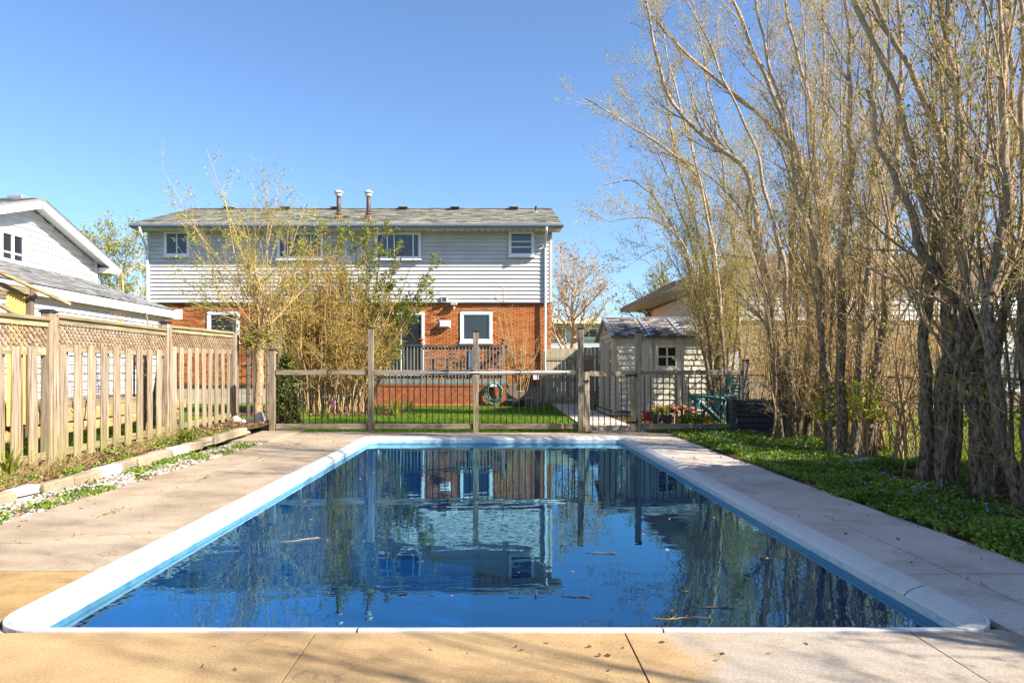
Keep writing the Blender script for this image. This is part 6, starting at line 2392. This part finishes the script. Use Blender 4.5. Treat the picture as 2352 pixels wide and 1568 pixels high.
# dry stalks and small weeds in the fence bed
p = scatter(9000, -5.36, -4.58, 6.0, 12.3, lambda q: clumps(q, .8, 2.0) ** 1.5 * (q[:, 0] < -4.75 + .2 * np.sin(q[:, 1] * 2)))
p[:, 2] = np.array([bed_z(0, y) for y in p[:, 1]]) + .03
n = len(p)
d = unit(rng.normal(size=(n, 3)) * np.array([1, 1, .55]))
d[:, 2] = np.abs(d[:, 2])
P = p[:, None, :] + d[:, None, :] * np.linspace(0, 1, 4)[None, :, None] * rng.uniform(.06, .26, (n, 1, 1)) + rng.normal(size=(n, 4, 3)) * .012
V, F = tubes(P, np.full((n, 4), .0025), 3)
stuff(quads_obj('dry_stalks', [(V, F, np.repeat(rng.uniform(0, 1, n), 12))], 'straw', None, (-5, 9, 0)), 'dry tan stalks lying in the fence bed')
sets = []
for (n, x0, x1, y0, y1, f) in ((14000, -5.3, -4.55, 5.5, 12.2, 1.7), (16000, -4.38, -3.86, 5.0, 11.5, 1.4)):
    p = scatter(n, x0, x1, y0, y1, lambda q: np.clip(clumps(q, f, 1.0) * 1.8 - .75, 0, 1))
    p[:, 2] = np.array([bed_z(0, y) + .045 if x < -4.5 else -.005 for x, y in p[:, :2]]) + rng.uniform(0, .06, len(p))
    sets.append(leaf_quads(p, (.012, .03), 1.4, .6))
stuff(quads_obj('weeds', sets, 'cover', None, (-4.6, 8, 0)), 'low green weeds in the fence bed and gravel')
p = scatter(9000, -4.38, -3.9, 5.0, 11.6, lambda q: .3 + .7 * clumps(q, 1.1, 3.0))
p[:, 2] = rng.uniform(-.008, .012, len(p))
import bmesh
bm_ = bmesh.new()
bmesh.ops.create_icosphere(bm_, subdivisions=1, radius=1)
iv = np.array([v.co[:] for v in bm_.verts])
if_ = np.array([[v.index for v in f.verts] for f in bm_.faces])
bm_.free()
n = len(p)
sc_ = rng.uniform(.010, .027, (n, 1, 1)) * rng.uniform(.6, 1.3, (n, 1, 3)) * np.array([1, 1, .6])
an = rng.uniform(0, 6.28, n)
ca, sa = np.cos(an), np.sin(an)
V = iv[None] * sc_ * (1 + .1 * rng.normal(size=(n, 12, 1)))
V = np.stack([V[..., 0] * ca[:, None] - V[..., 1] * sa[:, None], V[..., 0] * sa[:, None] + V[..., 1] * ca[:, None], V[..., 2]], -1) + p[:, None, :]
F = (if_[None] + (np.arange(n) * 12)[:, None, None]).reshape(-1, 3)
me = npmesh('pebbles', V.reshape(-1, 3) - np.array([-4.15, 8, 0]), [F], M['pebble'], True, np.repeat(rng.uniform(0, 1, n), 12))
stuff(add('gravel', me, None, (-4.15, 8, 0)), 'white pebbles strewn between kerb and paving')
# leaf litter
sets = []
for (n, x0, x1, y0, y1) in ((9000, 3.3, 5.9, 3.0, 9.5), (3500, 2.98, 6.3, 13.8, 18.8), (2600, -4.38, -3.9, 5.0, 11.5), (2600, -5.3, -4.5, 5.5, 13.8), (2500, -7.5, -2.8, 19.0, 24.0), (1500, 4.4, 5.9, 9.5, 14)):
    p = scatter(n, x0, x1, y0, y1, lambda q: .25 + .75 * clumps(q, 1.9, 4.0))
    p[:, 2] = np.where(p[:, 0] > 3, bedh(p) + .012, np.array([bed_z(0, y) + .06 if x < -4.5 and y < 15 else .002 for x, y in p[:, :2]]))
    sets.append(leaf_quads(p, (.018, .045), 1.5, .25))
stuff(quads_obj('leaf_litter', sets, 'litter', None, (0, 9, 0)), 'fallen brown leaves and bark chips on the beds')


def herb(name, label, c, n, r, h, size, mat, elong=1.7, cat='plant', ns=7):
    r_ = root(name, label, cat, c)
    q = unit(rng.normal(size=(n, 3)))
    q[:, 2] = np.abs(q[:, 2])
    p = np.array(c) + q * np.array([r, r, h]) * rng.uniform(.45, 1, (n, 1))
    quads_obj('foliage', [leaf_quads(p, size, elong, .5)], mat, r_)
    P = []
    for k in range(ns):
        e = np.array(c) + np.array([r, r, h]) * unit(np.abs(rng.normal(size=3)) * np.array([rng.choice([-1, 1]), rng.choice([-1, 1]), 1])) * .85
        s0 = np.array([c[0] + rng.normal() * .03, c[1] + rng.normal() * .03, -.02])
        P.append(resample([s0, (s0 + e) / 2 + rng.normal(size=3) * .03, e], 8))
    tubes_obj('stem', [(np.array(P), np.linspace(.008, .003, 8)[None].repeat(ns, 0), 5)], 'twig', r_)
    return r_


herb('leafy_plant', 'bright green leafy plant before the teal chair', (4.02, 14.3, 0.0), 420, .26, .34, (.05, .10), 'leaf_g', 1.5)
herb('leafy_plant', 'small bright green plant beside the kerb near the far end', (-4.62, 10.4, 0.06), 600, .17, .26, (.02, .045), 'leaf_g', 1.6)
herb('sapling', 'yellow green sapling leaves low between the sunlit trunks', (at(1905, 0, 10.6).x, 10.4, 0.45), 500, .38, .85, (.025, .06), 'leaf_y', 1.6)
herb('sapling', 'green sapling leaves beside the bright split trunk', (at(2000, 0, 9.3).x, 9.4, 0.55), 350, .26, .6, (.025, .055), 'leaf_y', 1.6)
for (px, Y, lab, n, h_) in ((20, 7.6, 'broad leaved bulb plant at the left picture edge by the pickets', 16, .42), (690, 17.6, 'tuft of bright leaves under the straw coloured shrub', 60, .35),
                            (745, 17.8, 'clump of bulb leaves with a pink flower by the straw shrub', 46, .34), (905, 19.5, 'tuft of grey green blades left of the black fence post', 70, .5), (940, 21.0, 'tuft of dark green blades at the foot of the lattice', 40, .5),
                            (865, 19.8, 'short tuft of pale blades under the lilac', 60, .4)):
    c = (at(px, 0, Y).x, Y, bed_z(0, Y) * (px < 100) + .0)
    o = quads_obj('bulb_plant', [blades(c, n, h_, .10 if n < 20 else .25, .045 if n < 20 else .022, .7)], 'leaf_g', None, c)
    tag(o, lab, 'plant')
hc = at(768, 990, 17.75)
q = unit(rng.normal(size=(160, 3))) * np.array([.03, .03, .075]) + np.array([hc.x, 17.75, .36])
o = quads_obj('hyacinth_flower', [leaf_quads(q, (.015, .03), 1.2)], 'magenta', None, (hc.x, 17.75, 0.3))
tag(o, 'pink hyacinth flower spike among the bulb leaves', 'flower')

# floating twigs and leaves on the water, scraps on the paving
def floater(px, py, lab, L, mat='twigdark', curve=.1):
    Y = (CAM_H - WATER_Z) * FOC / (py - VPY)
    x = (px - VPX) * Y / FOC
    a = rng.uniform(-.4, .4)
    ts = np.linspace(-.5, .5, 9)
    P = np.array([[x + L * t_ * math.cos(a) + curve * L * math.sin(5 * t_) * -math.sin(a), Y + L * t_ * math.sin(a) + curve * L * math.sin(5 * t_) * math.cos(a), WATER_Z + .004] for t_ in ts])
    k1, _ = grow(P[None], np.full((1, 9), .004), 3, .2, .9, (L * .2, L * .35), (30, 60), 0, 4, .6, .05)
    k1[..., 2] = WATER_Z + .004
    t = MB()
    t.tube(P, [.0014 + .0012 * (1 - abs(s) * 2) for s in ts], 5)
    for b_ in k1:
        t.tube(b_, .0018, 4)
    tag(t.build('twig', mat), lab, 'twig')


for px, py, lab, L in ((1565, 1420, 'long pale twig floating near the camera side of the pool', .3), (1320, 1370, 'tiny twig floating on the blue sky reflection', .16),
                       (1640, 1395, 'thin curved twig floating over the dark tree reflection', .22), (1380, 1270, 'small dark twig floating in mid pool below the post reflections', .22), (690, 1240, 'pale twig floating on the shrub reflection', .3)):
    floater(px, py, lab, L, 'twigpale' if 'pale' in lab else 'twigdark')
p = []
for _ in range(120):
    x, y = rng.uniform(-PX + .1, PX - .1), rng.uniform(PY0 + .1, PY1 - .1)
    p.append((x, y, WATER_Z + .003))
V, F, Rn = leaf_quads(np.array(p), (.008, .022), 1.4, .02)
stuff(quads_obj('floating_leaves', [(V, F, Rn)], 'litter', None, (0, 8, WATER_Z)), 'tiny leaf scraps floating on the water')
p = scatter(620, -3.95, 3.3, 2.0, 13.5, lambda q: (np.abs(q[:, 0]) > PX + .15) | (q[:, 1] < PY0 - .15))
p[:, 2] = .006
V, F, Rn = leaf_quads(p, (.008, .024), 1.5, .2)
stuff(quads_obj('leaf_scraps', [(V, F, Rn)], 'litter', None, (0, 8, 0)), 'dry leaf scraps and seed husks on the paving')
# small weeds and moss in the paving joints
sets = []
for x, y0, y1, n in ((-3.25, 3.6, 12.5, 900), (2.72, 3.0, 12.0, 350)):
    q = np.stack([x + rng.normal(size=n) * .006, rng.uniform(y0, y1, n), np.zeros(n)], 1)
    q = q[rng.uniform(0, 1, n) < np.clip(np.sin(q[:, 1] * 5.1) * np.sin(q[:, 1] * 1.7 + 1) * 1.6 - .45, 0, 1)]
    q[:, 2] = rng.uniform(.002, .018, len(q))
    sets.append(leaf_quads(q, (.008, .018), 1.5, .6))
for k in range(14):
    y = 4.19 + .685 * k
    q = np.stack([rng.uniform(-3.95, -3.3, 40), y + rng.normal(size=40) * .006, rng.uniform(.001, .012, 40)], 1)
    q = q[rng.uniform(0, 1, 40) < np.clip(np.sin(q[:, 0] * 19 + k * 2.1) - .2, 0, 1)]
    if len(q):
        sets.append(leaf_quads(q, (.007, .016), 1.5, .6))
stuff(quads_obj('joint_weeds', sets, 'cover', None, (0, 8, 0)), 'tiny green weeds growing in the paving joints')
